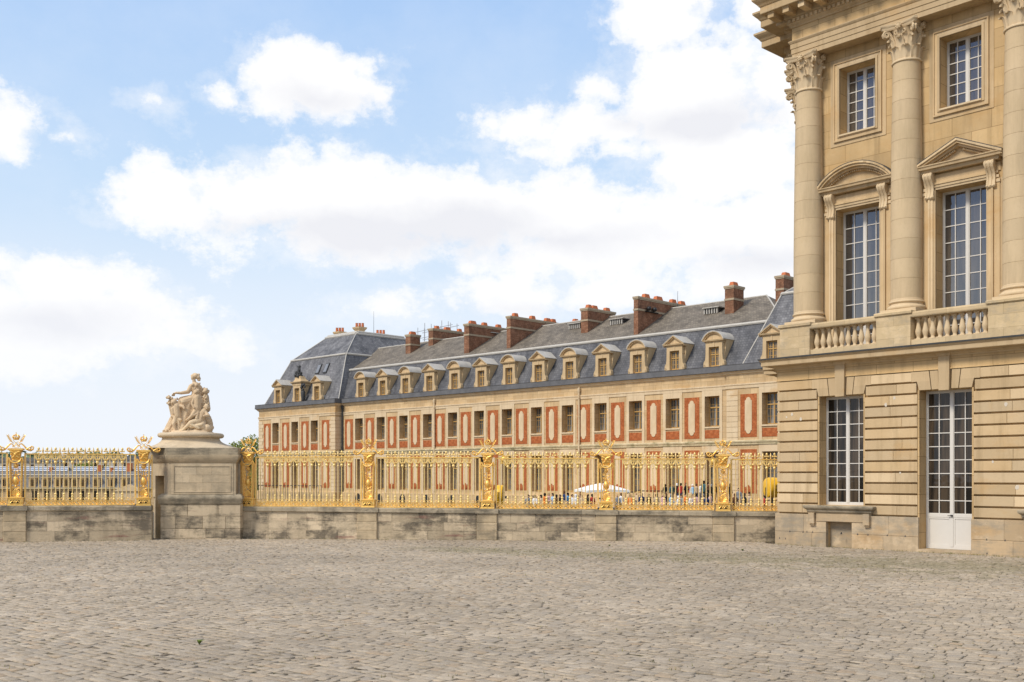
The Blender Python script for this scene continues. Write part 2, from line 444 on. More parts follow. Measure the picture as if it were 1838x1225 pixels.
# ------------------------------------------------------------------ windows
def sash(parent, u0, u1, z0, z1, y, rows, mat, gmat, cols=2, fr=.065, mul=.042, bar=.026, panel=0.0, transom=None, name='window', depth=.07, handle=False):
    """two-leaf casement seen from low y: frame mesh > glass"""
    m = MB(); c = (u0 + u1) / 2; yb = y + depth
    m.box(u0, u0 + fr, y, yb, z0, z1); m.box(u1 - fr, u1, y, yb, z0, z1)
    m.box(u0 + fr, u1 - fr, y, yb, z1 - fr, z1); m.box(u0 + fr, u1 - fr, y, yb, z0, z0 + fr * 1.1)
    m.box(c - mul, c + mul, y - .012, yb, z0 + fr * 1.1, z1 - fr)
    zb = z0 + fr * 1.1
    if panel:
        m.box(u0 + fr, u1 - fr, y + .02, yb - .002, zb, z0 + panel)
        m.box(u0 + fr, u1 - fr, y - .004, yb - .004, z0 + panel, z0 + panel + .09)
        for a, b in ((u0 + fr, c - mul), (c + mul, u1 - fr)):
            m.box(a, a + .045, y + .004, y + .03, zb, z0 + panel); m.box(b - .045, b, y + .004, y + .03, zb, z0 + panel)
            m.box(a + .045, b - .045, y + .004, y + .03, zb, zb + .05); m.box(a + .045, b - .045, y + .004, y + .03, z0 + panel - .05, z0 + panel)
        zb = z0 + panel + .09
    zt = z1 - fr
    for a, b in ((u0 + fr, c - mul), (c + mul, u1 - fr)):
        m.box(a, a + .022, y + .008, yb - .004, zb, zt); m.box(b - .022, b, y + .008, yb - .004, zb, zt)
        a2, b2 = a + .022, b - .022
        for i in range(1, cols):
            x = a2 + (b2 - a2) * i / cols; m.box(x - bar / 2, x + bar / 2, y + .012, yb - .008, zb, zt)
        for j in range(0, rows + 1):
            z = zb + (zt - zb) * j / rows
            h = bar / 2 if 0 < j < rows else bar
            m.box(a2, b2, y + .014, yb - .010, max(zb, z - h), min(zt, z + h))
    if transom:
        m.box(u0 + fr * .6, u1 - fr * .6, y - .03, yb + .002, transom - .055, transom + .055)
    o = m.build(name, mat, parent)
    g = MB(); g.box(u0 + fr * .5, u1 - fr * .5, y + depth * .55, y + depth * .75, zb - .02, z1 - fr * .5)
    g.build('glass', gmat, o)
    if handle:
        h = MB(); h.box(c - .02, c + .04, y - .06, y - .012, z0 + panel + .03, z0 + panel + .075); h.capsule((c + .01, y - .06, z0 + panel + .05), (c - .09, y - .065, z0 + panel + .05), .013, .011, 6)
        h.build('handle', M['iron'], o)
    return o


def wall_strip(m, u0, u1, y0, y1, z0, z1, holes):
    """wall slab with rectangular holes (a, b, c, d) = u0,u1,z0,z1"""
    us = sorted({u0, u1, *[h[0] for h in holes], *[h[1] for h in holes]})
    for a, b in zip(us, us[1:]):
        if b - a < 1e-6: continue
        mid = (a + b) / 2
        hs = sorted([h for h in holes if h[0] < mid < h[1]], key=lambda h: h[2]); z = z0
        for h in hs:
            if h[2] > z: m.box(a, b, y0, y1, z, h[2])
            z = h[3]
        if z < z1: m.box(a, b, y0, y1, z, z1)


# ------------------------------------------------------------------ classical palace on the right
PA = math.atan2(-0.732656136688804, 0.6805989901345995)
pal = empty('stone_palace', (8.5977, 34.3186, 0), PA, 'honey coloured stone palace with tall corinthian columns and balustrade on the right', 'palace')
BAY = 3.28; NB = 4
CW = [2.265 + BAY * i for i in range(NB)]
CC = [.63 + 3.335 * i for i in range(NB + 1)]
UE = 14.2
STEP0 = [(UE, 0), (0, 0), (0, 1.0), (-.6, 1.0), (-.6, 2.4), (-1.5, 2.4), (-1.5, 15)]
rnd = random.Random(3)

# --- ground storey
ops = [(c - .748, c + .748, (1.30 if i != 1 else .06), 4.69) for i, c in enumerate(CW)]
ops[1] = (4.777, 6.312, .06, 4.69)
b = MB()
wall_strip(b, 0.02, UE, .10, .75, -.4, 5.95, [o for o in ops] + [(1.789 + BAY * k, 2.661 + BAY * k, -.2, .79) for k in (0, 2, 3)])
b.prism_xy([(UE, .75), (.03, .75), (.03, 1.03), (-.57, 1.03), (-.57, 2.43), (-1.47, 2.43), (-1.47, 15), (UE, 15)], -.4, 5.95)
b.build('wall', M['palace_wall'], pal)
FB = [MB() for _ in range(NB + 1)]
zj = [1.012 + .327 * k for k in range(14)]
for k in range(13):
    z0, z1 = zj[k] + (.026 if k else .034), zj[k + 1] - .026
    x = -.0
    edges = []
    cuts = []
    for (a, c_, d, e) in ops:
        if e > z0 + .1 or k == 11:
            pad = .055 if k < 11 else (.055 if k < 11 else .06)
            if k == 12: continue
            cuts.append((a - (.055 if k < 11 else .085), c_ + (.055 if k < 11 else .085)))
        elif k == 12: pass
    if k == 12: cuts = [(c - 1.0, c + 1.0) for c in [(o[0] + o[1]) / 2 for o in ops]]
    spans = []
    for a, c_ in cuts:
        spans.append((x, a)); x = c_
    spans.append((x, UE))
    for a, c_ in spans:
        x = a; first = True
        while x < c_ - .02:
            L = rnd.uniform(.75, 1.5)
            e = x + L
            if c_ - e < .45: e = c_
            e = min(e, c_)
            FB[sum(1 for c0 in CW if (x + e) / 2 > c0)].cbox(x + (0 if first else .0025), e - (.0025 if e < c_ else 0), -.0, .11, z0, z1, .010)
            x = e; first = False
for b in FB: b.build('rusticated_facing', M['palace'], pal)
# flat arches over the openings
for i, o in enumerate(ops):
    c = (o[0] + o[1]) / 2
    for s in (-1, 1):
        v = MB()
        v.prism_xz([(c + s * x, z) for x, z in ((.41, 4.705), (.44, 4.955), (.83, 4.955), (.77, 4.705))], -.0, .11)
        v.prism_xz([(c + s * x, z) for x, z in ((.44, 4.955), (.475, 5.245), (1.0, 5.245), (1.0, 4.955))], -.0, .11)
        v.build('voussoir', M['palace'], pal); v = MB()
        v.prism_xz([(c + s * x, z) for x, z in ((.185, 4.705), (.385, 4.705), (.45, 5.245), (.205, 5.245))], -.0, .11)
        v.build('voussoir', M['palace'], pal)
    v = MB(); v.prism_xz([(c - .15, 4.66), (c + .15, 4.66), (c + .165, 5.64), (c - .165, 5.64)], -.075, .11)
    v.prism_xz([(c - .20, 5.64), (c + .20, 5.64), (c + .22, 5.72), (c - .22, 5.72)], -.11, .06)
    v.build('keystone', M['palace'], pal)
    v = MB()   # plain jamb edging and reveal band
    for x0, x1 in ((o[0] - .05, o[0]), (o[1], o[1] + .05)): v.box(x0, x1, .02, .11, o[2] if i == 1 else 1.05, 4.70)
    v.build('jamb', M['palace_wall'], pal)
# frieze and string
b = MB(); b.sweep([(-.02, 5.262), (.022, 5.262), (.022, 5.285), (.0, 5.295), (.0, 5.62), (-.02, 5.62)], STEP0); b.build('frieze', M['palace_wall'], pal)
b = MB()
b.sweep([(-.05, 5.62), (.03, 5.62), (.05, 5.66), (.11, 5.70), (.13, 5.74), (.36, 5.745), (.37, 5.76), (.37, 5.88), (.39, 5.895), (.42, 5.93), (.42, 5.948), (-.05, 5.955)], STEP0)
b.build('cornice', M['palace'], pal)
b = MB(); b.sweep([(-.02, 5.957), (.44, 5.951), (.445, 5.945), (.45, 5.99), (-.02, 5.999)], STEP0); b.build('lead_flashing', M['lead'], pal)
# plinth blocks
b = MB()
for z0, z1 in ((-.4, .43), (.436, 1.0)):
    x = -.05
    cuts = [(ops[1][0], ops[1][1])] + ([(1.789 + BAY * k, 2.661 + BAY * k) for k in (0, 2, 3)])
    cuts.sort(); spans = []
    for a, c_ in cuts:
        spans.append((x, a)); x = c_
    spans.append((x, UE))
    for a, c_ in spans:
        x = a
        while x < c_ - .02:
            e = x + rnd.uniform(.7, 1.4)
            if c_ - e < .4: e = c_
            e = min(e, c_); b.cbox(x + .0015, e - .0015, -.05, .11, z0, z1, .006); x = e
for k in (0, 2, 3): b.box(1.789 + BAY * k, 2.661 + BAY * k, -.05, .11, .79, 1.0)
b.prism_xy([(0.05, .11), (-.05, .11), (-.05, .95), (-.65, .95), (-.65, 2.35), (-1.55, 2.35), (-1.55, 15), (.05, 15)], -.4, 1.0)
b.build('plinth', M['palace_base'], pal)
for k in (0, 2, 3):
    o = ops[k]; c = (o[0] + o[1]) / 2
    s = MB()
    s.loft([[(c + x, y, z) for x, y in ((-1.05 - e, -.10 - e), (1.05 + e, -.10 - e), (1.05 + e, .30), (-1.05 - e, .30))] for e, z in ((0, 1.06), (.04, 1.10), (.05, 1.15), (.12, 1.20), (.135, 1.24), (.135, 1.272), (.12, 1.29))])
    s.build('window_sill', M['coping'], pal)
    for x in (c - .93, c + .93):
        s = MB()
        s.prism_xy([(x - .1, -.17), (x + .1, -.17), (x + .1, .03), (x - .1, .03)], .72, 1.06)
        s.prism_xy([(x - .07, -.12), (x + .07, -.12), (x + .07, .03), (x - .07, .03)], .66, .72)
        s.build('sill_bracket', M['palace_base'], pal)
    s = MB(); s.box(c - .80, c + .80, -.075, .03, .80, 1.06); s.build('apron', M['palace_base'], pal)
    s = MB(); s.box(1.78 + BAY * k, 2.67 + BAY * k, .22, .3, -.3, .80); s.build('blocked_basement_window', M['palace_base'], pal)
    sash(pal, o[0] - .02, o[1] + .02, o[2], o[3] + .01, .43, 8, M['white'], M['glass'])
o = ops[1]
sash(pal, o[0] - .02, o[1] + .02, .09, o[3] + .01, .45, 9, M['white'], M['glass'], panel=.92, name='door', handle=True)
s = MB(); s.box(o[0], o[1], -.06, .5, -.1, .085); s.build('threshold', M['palace_base'], pal)
# lime repair spots
for k, (u, z, r) in enumerate(((.55, 4.18, .045), (.87, 4.02, .05), (3.75, 4.33, .05), (4.02, 4.52, .045), (7.25, 4.17, .05), (7.55, 1.9, .06), (.35, 4.1, .03), (6.9, 2.6, .035), (4.2, 2.3, .03))):
    s = MB(); s.prism_xz([(u + r * (.7 + .4 * rnd.random()) * math.cos(a * .7), z + r * (.9 + .5 * rnd.random()) * math.sin(a * .7)) for a in range(9)], -.006, .01)
    s.build('lime_patch', plain('lime', (.60, .54, .45), .9, .2) if k == 0 else bpy.data.materials['lime'], pal)

for u, z in ((.12, .20), (.34, .19), (.50, .43), (.98, .43), (1.12, .44), (1.32, .44), (2.30, .43), (2.86, .43), (3.20, .43), (3.82, .44), (4.38, .44), (6.75, .44), (7.25, .44), (6.76, .06)):
    s = MB(); s.prism_xz([(u - .022, z - .02), (u + .022, z - .02), (u + .004, z + .045)], -.053, .0); s.build('cramp_hole', M['lead'], pal)
# --- parapet, pedestals, balusters
for c in CC:
    b = MB(); b.prism_xy([(c - .54, .02), (c + .54, .02), (c + .54, 1.1), (c - .54, 1.1)], 5.99, 6.95); b.build('column_pedestal', M['parapet'], pal)
b = MB()
b.prism_xy([(.1, .5), (.1, 1.06), (-.5, 1.06), (-.5, 2.5), (-1.4, 2.5), (-1.4, 4.0), (1.2, 4.0), (1.2, .5)], 5.99, 6.95)
b.build('column_pedestal', M['parapet'], pal)
for c in CC:
    b = MB(); b.loft([[(c + x, y, z) for x, y in ((-.54 - e, .02 - e), (.54 + e, .02 - e), (.54 + e, 1.1), (-.54 - e, 1.1))] for e, z in ((0.002, 6.95), (.03, 6.97), (.05, 6.99), (.05, 7.06), (.02, 7.085))]); b.build('pedestal_cap', M['parapet'], pal)
b = MB()
b.prism_xy([(.08, .5), (.08, 1.04), (-.52, 1.04), (-.52, 2.48), (-1.42, 2.48), (-1.42, 4.0), (1.2, 4.0), (1.2, .5)], 6.953, 7.08)
b.build('pedestal_cap', M['parapet'], pal)
bal = MB(); bal.lathe([(.085, 0), (.085, .035), (.06, .05), (.05, .085), (.058, .11), (.086, .19), (.092, .25), (.078, .32), (.06, .40), (.047, .48), (.045, .53), (.062, .55), (.062, .565), (.05, .575), (.07, .60), (.07, .655)], n=14)
bal.box(-.085, .085, -.085, .085, -.01, .034); bal.box(-.075, .075, -.075, .075, .612, .66)
balm = None
for i in range(NB):
    a, e = CC[i] + .54, CC[i + 1] - .54
    r = MB(); r.box(a, e, .06, .46, 5.99, 6.2)
    r.build('balustrade_base', M['parapet'], pal)
    r = MB(); r.loft([[(x, y, z) for x in (a, e) for y in ((.05 - q, .45 + q) if x == a else (.45 + q, .05 - q))] for q, z in ((0, 6.852), (.02, 6.87), (.03, 6.9), (.03, 6.98), (.0, 7.03))])
    rail = r.build('balustrade_rail', M['parapet'], pal)
    for j in range(10):
        x = a + (e - a) * (j + .62) / 10.4
        if balm is None:
            q = bal.build('baluster', M['carved'], rail, 40); balm = q
        else:
            q = balm.copy(); COL.objects.link(q); q.parent = rail
        q.location = (x, .25, 6.2)
s = MB(); s.box(.1, UE, .46, 1.06, 5.99, 6.12); s.build('balcony_floor', M['parapet'], pal)

# --- upper storeys
UW = 1.05
fr_ops = [(c - .75, c + .75, 7.03 if False else 6.13, 10.71) for c in CW]
up_ops = [(c - .62, c + .62, 13.08, 15.20) for c in CW]
b = MB()
wall_strip(b, .42, UE, UW, 1.75, 6.0, 15.85, fr_ops + up_ops)
b.prism_xy([(UE, 1.75), (.43, 1.75), (.0, 1.76), (.0, 3.25), (-.93, 3.25), (-.93, 15), (UE, 15)], 6.0, 17.4)
b.build('upper_wall', M['palace_wall'], pal)


def ring_frame(m, u0, u1, z0, z1, w, y0, y1, bottom=True):
    m.box(u0 - w, u0, y0, y1, z0 - (w if bottom else 0), z1 + w); m.box(u1, u1 + w, y0, y1, z0 - (w if bottom else 0), z1 + w)
    m.box(u0, u1, y0, y1, z1, z1 + w)
    if bottom: m.box(u0, u1, y0, y1, z0 - w, z0)


for i, c in enumerate(CW):
    a, e, z0, z1 = up_ops[i]
    m = MB(); ring_frame(m, a, e, z0, z1, .07, UW - .07, UW + .02); ring_frame(m, a - .07, e + .07, z0 - .07, z1 + .07, .09, UW - .045, UW + .02)
    ring_frame(m, a - .16, e + .16, z0 - .16, z1 + .16, .04, UW - .075, UW + .02); ring_frame(m, a - .20, e + .20, z0 - .20, z1 + .20, .13, UW - .02, UW + .02)
    m.build('window_surround', M['palace'], pal)
    m = MB(); m.add([(a, UW - .10, z0 + .002), (e, UW - .10, z0 + .002), (e, UW + .43, z0 + .10), (a, UW + .43, z0 + .10), (a, UW - .10, z0 - .05), (e, UW - .10, z0 - .05), (e, UW + .43, z0 - .05), (a, UW + .43, z0 - .05)],
                    [(0, 1, 2, 3), (7, 6, 5, 4), (0, 4, 5, 1), (1, 5, 6, 2), (2, 6, 7, 3), (3, 7, 4, 0)])
    m.build('window_sill', M['carved'], pal)
    sash(pal, a - .02, e + .02, z0 + .09, z1 + .02, UW + .43, 6, M['white'], M['glass_high'])
    a, e, z0, z1 = fr_ops[i]
    sash(pal, a - .02, e + .02, 6.15, z1 + .02, UW + .43, 9, M['white'], M['glass_high'], panel=.0)
    m = MB()
    for q, (w, d) in enumerate(((.07, .05), (.08, .075), (.06, .10), (.17, .045), (.09, .02))):
        off = (0, .07, .15, .21, .38)[q]
        for s in (-1, 1):
            x0, x1 = (a - off - w, a - off) if s < 0 else (e + off, e + off + w)
            m.box(x0, x1, UW - d, UW + .02, 6.12, 10.71 + (off if q < 3 else 0) - (0 if q < 3 else .0))
        if q < 3: m.box(a - off, e + off, UW - d, UW + .02, z1 + off, z1 + off + w)
    m.box(a - .40, e + .40, UW - .035, UW + .02, z1 + .21, 11.16)
    m.build('window_surround', M['palace'], pal)
    for s in (-1, 1):   # scrolled consoles carrying the pediment
        x = c + s * .905; m = MB()
        prof = [(UW, 10.44), (UW - .10, 10.44), (UW - .15, 10.50), (UW - .13, 10.60), (UW - .11, 10.72), (UW - .14, 10.86), (UW - .24, 10.98), (UW - .30, 11.08), (UW - .29, 11.17), (UW - .24, 11.21), (UW, 11.21)]
        for dx0, dx1, ins in ((-.125, -.075, 0), (-.075, -.025, .018), (-.025, .025, 0), (.025, .075, .018), (.075, .125, 0)):
            n = len(prof); P2 = [(min(UW, y + (ins if y < UW - .01 else 0)), z) for y, z in prof]
            m.add([(x + dx0, y, z) for y, z in P2] + [(x + dx1, y, z) for y, z in P2], [tuple(range(n)), tuple(range(2 * n - 1, n - 1, -1))] + [(k, k + n, (k + 1) % n + n, (k + 1) % n) for k in range(n)])
        m.tube([(x - .14, UW - .22, 11.12), (x + .14, UW - .22, 11.12)], .075, 12); m.tube([(x - .135, UW - .09, 10.5), (x + .135, UW - .09, 10.5)], .05, 10)
        for t in range(3): m.box(x + s * (.125), x + s * (.24 - .03 * t), UW - .07, UW + .02, 10.72 + .13 * t - .13, 10.80 + .13 * t - .13) if s < 0 else m.box(x + .125, x + .24 - .03 * t, UW - .07, UW + .02, 10.59 + .13 * t, 10.67 + .13 * t)
        m.build('console', M['carved'], pal, 40)
    pth = [(c + 1.13, UW), (c + 1.13, UW - .18), (c - 1.13, UW - .18), (c - 1.13, UW)]
    m = MB(); m.sweep([(-.1, 11.20), (.02, 11.20), (.04, 11.235), (.05, 11.30), (.13, 11.305), (.14, 11.36), (.17, 11.39), (.17, 11.42), (-.1, 11.43)], pth)
    k = 0
    while k * .075 < 2.2:
        x = c - 1.1 + k * .075; m.box(x, x + .042, UW - .215, UW - .1, 11.235, 11.296); k += 1
    ap = []
    if i % 2 == 0:   # segmental
        hw, rise = 1.30, .62; rad = (hw * hw + rise * rise) / (2 * rise); zc = 11.43 + rise - rad; am = math.asin(hw / rad)
        arc = lambda r, n=25: [(c + r * math.sin(-am + 2 * am * t / (n - 1)), zc + r * math.cos(-am + 2 * am * t / (n - 1))) for t in range(n)]
        def band(ro, ri, y0, y1, mm):
            A, B = arc(ro), arc(ri)
            for t in range(len(A) - 1): mm.prism_xz([A[t], A[t + 1], B[t + 1], B[t]], y0, y1)
        band(rad, rad - .06, UW - .355, UW + .02, m); band(rad - .06, rad - .13, UW - .31, UW + .02, m); band(rad - .13, rad - .20, UW - .22, UW + .02, m)
        A = [q for q in arc(rad - .2)]
        tymp = [(x, max(z, 11.43)) for x, z in A]
        D = arc(rad - .235, 40)
        for t in range(4, 36): m.prism_xz([(D[t][0] - .018, D[t][1] - .03), (D[t][0] + .018, D[t][1] - .03), (D[t][0] + .018, D[t][1] + .03), (D[t][0] - .018, D[t][1] + .03)], UW - .16, UW + .0)
        cap = MB()
        A, B = arc(rad + .018), arc(rad + .002)
        for t in range(len(A) - 1): cap.prism_xz([A[t], A[t + 1], B[t + 1], B[t]], UW - .36, UW + .01)
        m.prism_xz([(c - 1.0, 11.43)] + [q for q in tymp if abs(q[0] - c) < 1.0] + [(c + 1.0, 11.43)], UW - .06, UW + .02)
    else:
        hw, rise = 1.30, .60
        def chev(o0, o1, y0, y1, mm):
            L = math.hypot(hw, rise); n = (rise / L, hw / L)
            for s in (-1, 1):
                p = lambda o, t: (c + s * hw * (1 - t) - 0, 11.43 + rise * t - o / n[1])
                mm.prism_xz([p(o0, 0 if o0 == 0 else 0), p(o0, 1), p(o1, 1), p(o1, 0)], y0, y1)
        chev(0, .06, UW - .355, UW + .02, m); chev(.06, .12, UW - .31, UW + .02, m); chev(.12, .18, UW - .22, UW + .02, m)
        for s in (-1, 1):
            for t in range(5, 27):
                q = t / 29; x = c + s * hw * (1 - q); z = 11.43 + rise * q - .245
                if z > 11.44: m.box(x - .017, x + .017, UW - .16, UW + .0, z - .025, z + .03)
        m.prism_xz([(c - 1.0, 11.43), (c + 1.0, 11.43), (c, 11.43 + rise - .2)], UW - .06, UW + .02)
        cap = MB(); chev(-.02, -.002, UW - .36, UW + .01, cap)
    ped = m.build('pediment', M['palace'], pal)
    cap.build('lead_capping', M['lead'], ped)

# --- columns
def acanthus(m, ang, r0, z0, h, wid, curl, c):
    """one leaf standing on a bell, tip curling outward"""
    prof = [(0, 0), (.02, .25), (.035, .5), (.06, .72), (.10, .88), (.155, .97), (.20, .94), (.205, .86)]
    wd = [.62, .9, 1.0, .95, .82, .62, .42, .22]
    ca, sa = math.cos(ang), math.sin(ang); L = []; n = 7
    for q, ((o, z), wv) in enumerate(zip(prof, wd)):
        row = []
        for k in range(n):
            t = (k / (n - 1) * 2 - 1); lob = 1 - .16 * (q % 2)
            rr = r0 + curl * o + .05 * h * 0 + (.028 if k == n // 2 else (.0 if k in (1, 5) else .012)) - .03 * abs(t) ** 2
            xx = t * wid * wv * lob / 2
            row.append((c[0] + rr * ca - xx * sa, c[1] + rr * sa + xx * ca, c[2] + z0 + z * h))
        L.append(row)
    th = [[(x - .045 * ca, y - .045 * sa, z - .006) for x, y, z in row] for row in L]
    m.loft([a + b2[::-1] for a, b2 in zip(L, th)])


cap_src = MB()
cap_src.lathe([(.40, -.02), (.435, -.01), (.445, .02), (.43, .045), (.405, .055), (.375, .06), (.375, .4), (.385, .7), (.42, .88), (.47, .96), (.30, .965)], n=32)
for k in range(8): acanthus(cap_src, k * math.pi / 4 + math.pi / 8, .375, .05, .40, .30, .85, (0, 0, 0))
for k in range(8): acanthus(cap_src, k * math.pi / 4, .372, .05, .70, .28, .95, (0, 0, 0))
for k in range(4):
    a = k * math.pi / 2 + math.pi / 4
    ca, sa = math.cos(a), math.sin(a)
    pts = []; rd = []
    for t in range(22):
        q = t / 21
        if q < .45:
            e = q / .45; r, z = .40 + .22 * e ** 1.6, .55 + .42 * math.sin(e * math.pi / 2)
        else:
            e = (q - .45) / .55; th = math.pi / 2 - e * 3.6 * math.pi * .9; rr = .105 * (1 - .72 * e); r, z = .62 + rr * math.cos(th) * 1, .865 + rr * math.sin(th)
        pts.append((r * ca, r * sa, z)); rd.append(.036 if q < .45 else .034 - .012 * (q - .45))
    for off in (-.035, .035):
        cap_src.tube([(x - off * sa, y + off * ca, z) for x, y, z in pts], rd, 6)
    a2 = k * math.pi / 2; ca, sa = math.cos(a2), math.sin(a2)
    for s in (-1, 1):
        pts = []
        for t in range(16):
            q = t / 15; th = math.pi * .75 + q * 3.4 * math.pi * .8; rr = .075 * (1 - .7 * q)
            pts.append((.43 * ca - s * (.12 + rr * math.cos(th)) * sa, .43 * sa + s * (.12 + rr * math.cos(th)) * ca, .87 + rr * math.sin(th)))
        cap_src.tube([(.40 * ca - s * .05 * sa, .40 * sa + s * .05 * ca, .55)] + pts, .022, 5)
    cap_src.ball((.50 * ca, .50 * sa, 1.02), .085, 10, 7, (1, 1, 1))
    for t in range(7):
        q = t * 2 * math.pi / 7; cap_src.ball((.545 * ca - .075 * math.cos(q) * sa, .545 * sa + .075 * math.cos(q) * ca, 1.02 + .075 * math.sin(q)), .034, 6, 5)
    acanthus(cap_src, a2, .40, .60, .36, .17, .6, (0, 0, 0))
    acanthus(cap_src, a, .44, .52, .34, .20, .9, (0, 0, 0))
ab = []
for k in range(4):
    a = k * math.pi / 2
    for t in range(7):
        q = t / 6 * 2 - 1; d = .43 + .13 * q * q; e = q * .50
        ab.append((d * math.cos(a) - e * math.sin(a), d * math.sin(a) + e * math.cos(a)))
cap_src.loft([[(x * s, y * s, z) for x, y in ab] for s, z in ((.93, .975), (1.0, 1.02), (1.0, 1.06), (1.05, 1.075), (1.06, 1.14))])
cap0 = cap_src.build('capital', M['carved'], None, 50)

sh = MB(); zs = 7.53; ze = 14.66; nd = 12
rad_at = lambda z: .462 - .062 * max(0, ((z - zs) / (ze - zs) - .25) / .75) ** 1.6
for k in range(nd):
    a = zs + (ze - zs) * k / nd; e = zs + (ze - zs) * (k + 1) / nd
    sh.lathe([(rad_at(a) - .007, a + .0005), (rad_at(a), a + .009)] + [(rad_at(a + (e - a) * t), a + (e - a) * t) for t in (.33, .66)] + [(rad_at(e), e - .009), (rad_at(e) - .007, e - .0005)], n=40)
bs = MB(); bs.box(-.56, .56, -.56, .56, 7.082, 7.20)
bs.lathe([(.5, 7.2)] + [(.52 + .045 * math.cos(t), 7.26 + .06 * math.sin(t)) for t in np.linspace(-1.5, 1.5, 8)] + [(.51, 7.325), (.485, 7.345), (.475, 7.375), (.49, 7.40)] + [(.485 + .035 * math.cos(t), 7.435 + .035 * math.sin(t)) for t in np.linspace(-1.4, 1.5, 7)] + [(.475, 7.475), (.475, 7.50), (.462, 7.535), (.3, 7.535)], n=40)
sh0 = sh.build('column', M['column'], None, 30); bs0 = bs.build('base', M['carved'], None, 35)
first = True
for (u, d) in [(c, .87) for c in CC] + [(.05, 1.77), (-.91, 3.27)]:
    if first: c_, b_, k_ = sh0, bs0, cap0; first = False
    else:
        c_, b_, k_ = sh0.copy(), bs0.copy(), cap0.copy()
        for o in (c_, b_, k_): COL.objects.link(o)
    c_.parent = pal; c_.location = (u, d, 0); b_.parent = c_; k_.parent = c_; k_.location = (0, 0, ze)

# --- entablature
EP = [(UE, .55), (.2, .55), (.2, 1.45), (-.38, 1.45), (-.38, 2.9), (-1.32, 2.9), (-1.32, 15)]
b = MB(); b.sweep([(-.5, 15.80), (0, 15.80), (0, 15.955), (.02, 15.96), (.02, 16.12), (.04, 16.125), (.04, 16.27), (.06, 16.29), (.09, 16.34), (.09, 16.37), (.0, 16.385), (-.5, 16.385)], EP); b.build('architrave', M['palace'], pal)
b = MB(); b.sweep([(-.5, 16.386), (-.002, 16.386), (-.002, 16.80), (-.5, 16.80)], EP); b.build('entablature_frieze', M['palace_wall'], pal)
b = MB()
b.sweep([(-.5, 16.801), (.03, 16.801), (.05, 16.85), (.10, 16.90), (.12, 16.93), (.12, 17.06), (.15, 17.08), (.18, 17.11), (.18, 17.28), (.72, 17.285), (.73, 17.30), (.73, 17.50), (.76, 17.52), (.80, 17.58), (.88, 17.66), (.93, 17.72), (.93, 17.78), (-.5, 17.83)], EP)
for i in range(-2, 30):
    u = .2 + .06 + i * .56
    if u > UE: break
    if u > -.4:
        b.box(u, u + .22, .55 - .64, .55 - .1, 17.11, 17.27); b.box(u - .02, u + .24, .55 - .66, .55 - .1, 17.255, 17.283)
    x = -.38 + .1 + i * .56
for dd in (0.62, 1.1, 1.75, 2.25, 2.75, 3.4, 3.95, 4.5, 5.05):
    uo = .2 if dd < 1.45 else (-.38 if dd < 2.9 else -1.32)
    b.box(uo - .64, uo - .1, dd, dd + .22, 17.11, 17.27); b.box(uo - .66, uo - .1, dd - .02, dd + .24, 17.255, 17.283)
k = 0
while .2 + k * .16 < UE:
    u = .16 + k * .16; b.box(u, u + .09, .55 - .165, .55, 16.945, 17.05); k += 1
b.build('main_cornice', M['palace'], pal)
b = MB(); b.prism_xy([(UE, .55), (.2, .55), (.2, 1.45), (-.38, 1.45), (-.38, 2.9), (-1.3, 2.9), (-1.3, 15), (UE, 15)], 17.3, 17.8)
b.prism_xy([(UE, 1.0), (.6, 1.0), (.6, 15), (UE, 15)], 17.8, 18.9); b.build('attic', M['palace_wall'], pal)


# ------------------------------------------------------------------ long brick and stone wing behind
WA = R(-44.714948722416175)
wing = empty('brick_wing', (19.828367, 97.097675, 0), WA, 'long brick and stone wing with slate mansard roof, dormers and brick chimneys', 'palace wing')
WC = [-1.73 - 4.487 * k for k in range(13)]                 # window axes of the long range
PC = [-4.0 - 4.487 * k for k in range(12)] + [-57.75]
PV = [-63.94, -68.56, -73.29]; PPV = [-61.42, -66.17, -70.84, -75.42]
RV = [4.55, 9.04]; RPV = [2.35, 6.8]
WPATH = [(16, -.3), (0, -.3), (0, 0), (-59.27, 0), (-59.27, -1.07), (-77.6, -1.07), (-77.6, 24)]
D_MAIN, D_PAV, D_R = 0.0, -1.07, -.3
b = MB()
def holes(cs): return [(c - .81, c + .81, 6.78, 9.64) for c in cs] + [(c - .77, c + .77, .55, 4.41) for c in cs]
wall_strip(b, -59.27, 0, 0, .8, -5, 12.2, holes(WC))
wall_strip(b, -77.6, -59.27, -1.07, -.27, -7, 12.2, holes(PV))
wall_strip(b, 0, 16, -.3, .5, -4, 12.2, holes(RV))
b.box(-60.0, -59.27, -.27, .0, -5, 12.2); b.box(-77.6, -76.9, -.27, 23, -7, 12.2); b.box(-76.9, -60, 22, 23, -7, 12.2); b.box(-60, 16, 17.2, 18, -7, 12.2)
b.build('wall', M['wing_stone'], wing)
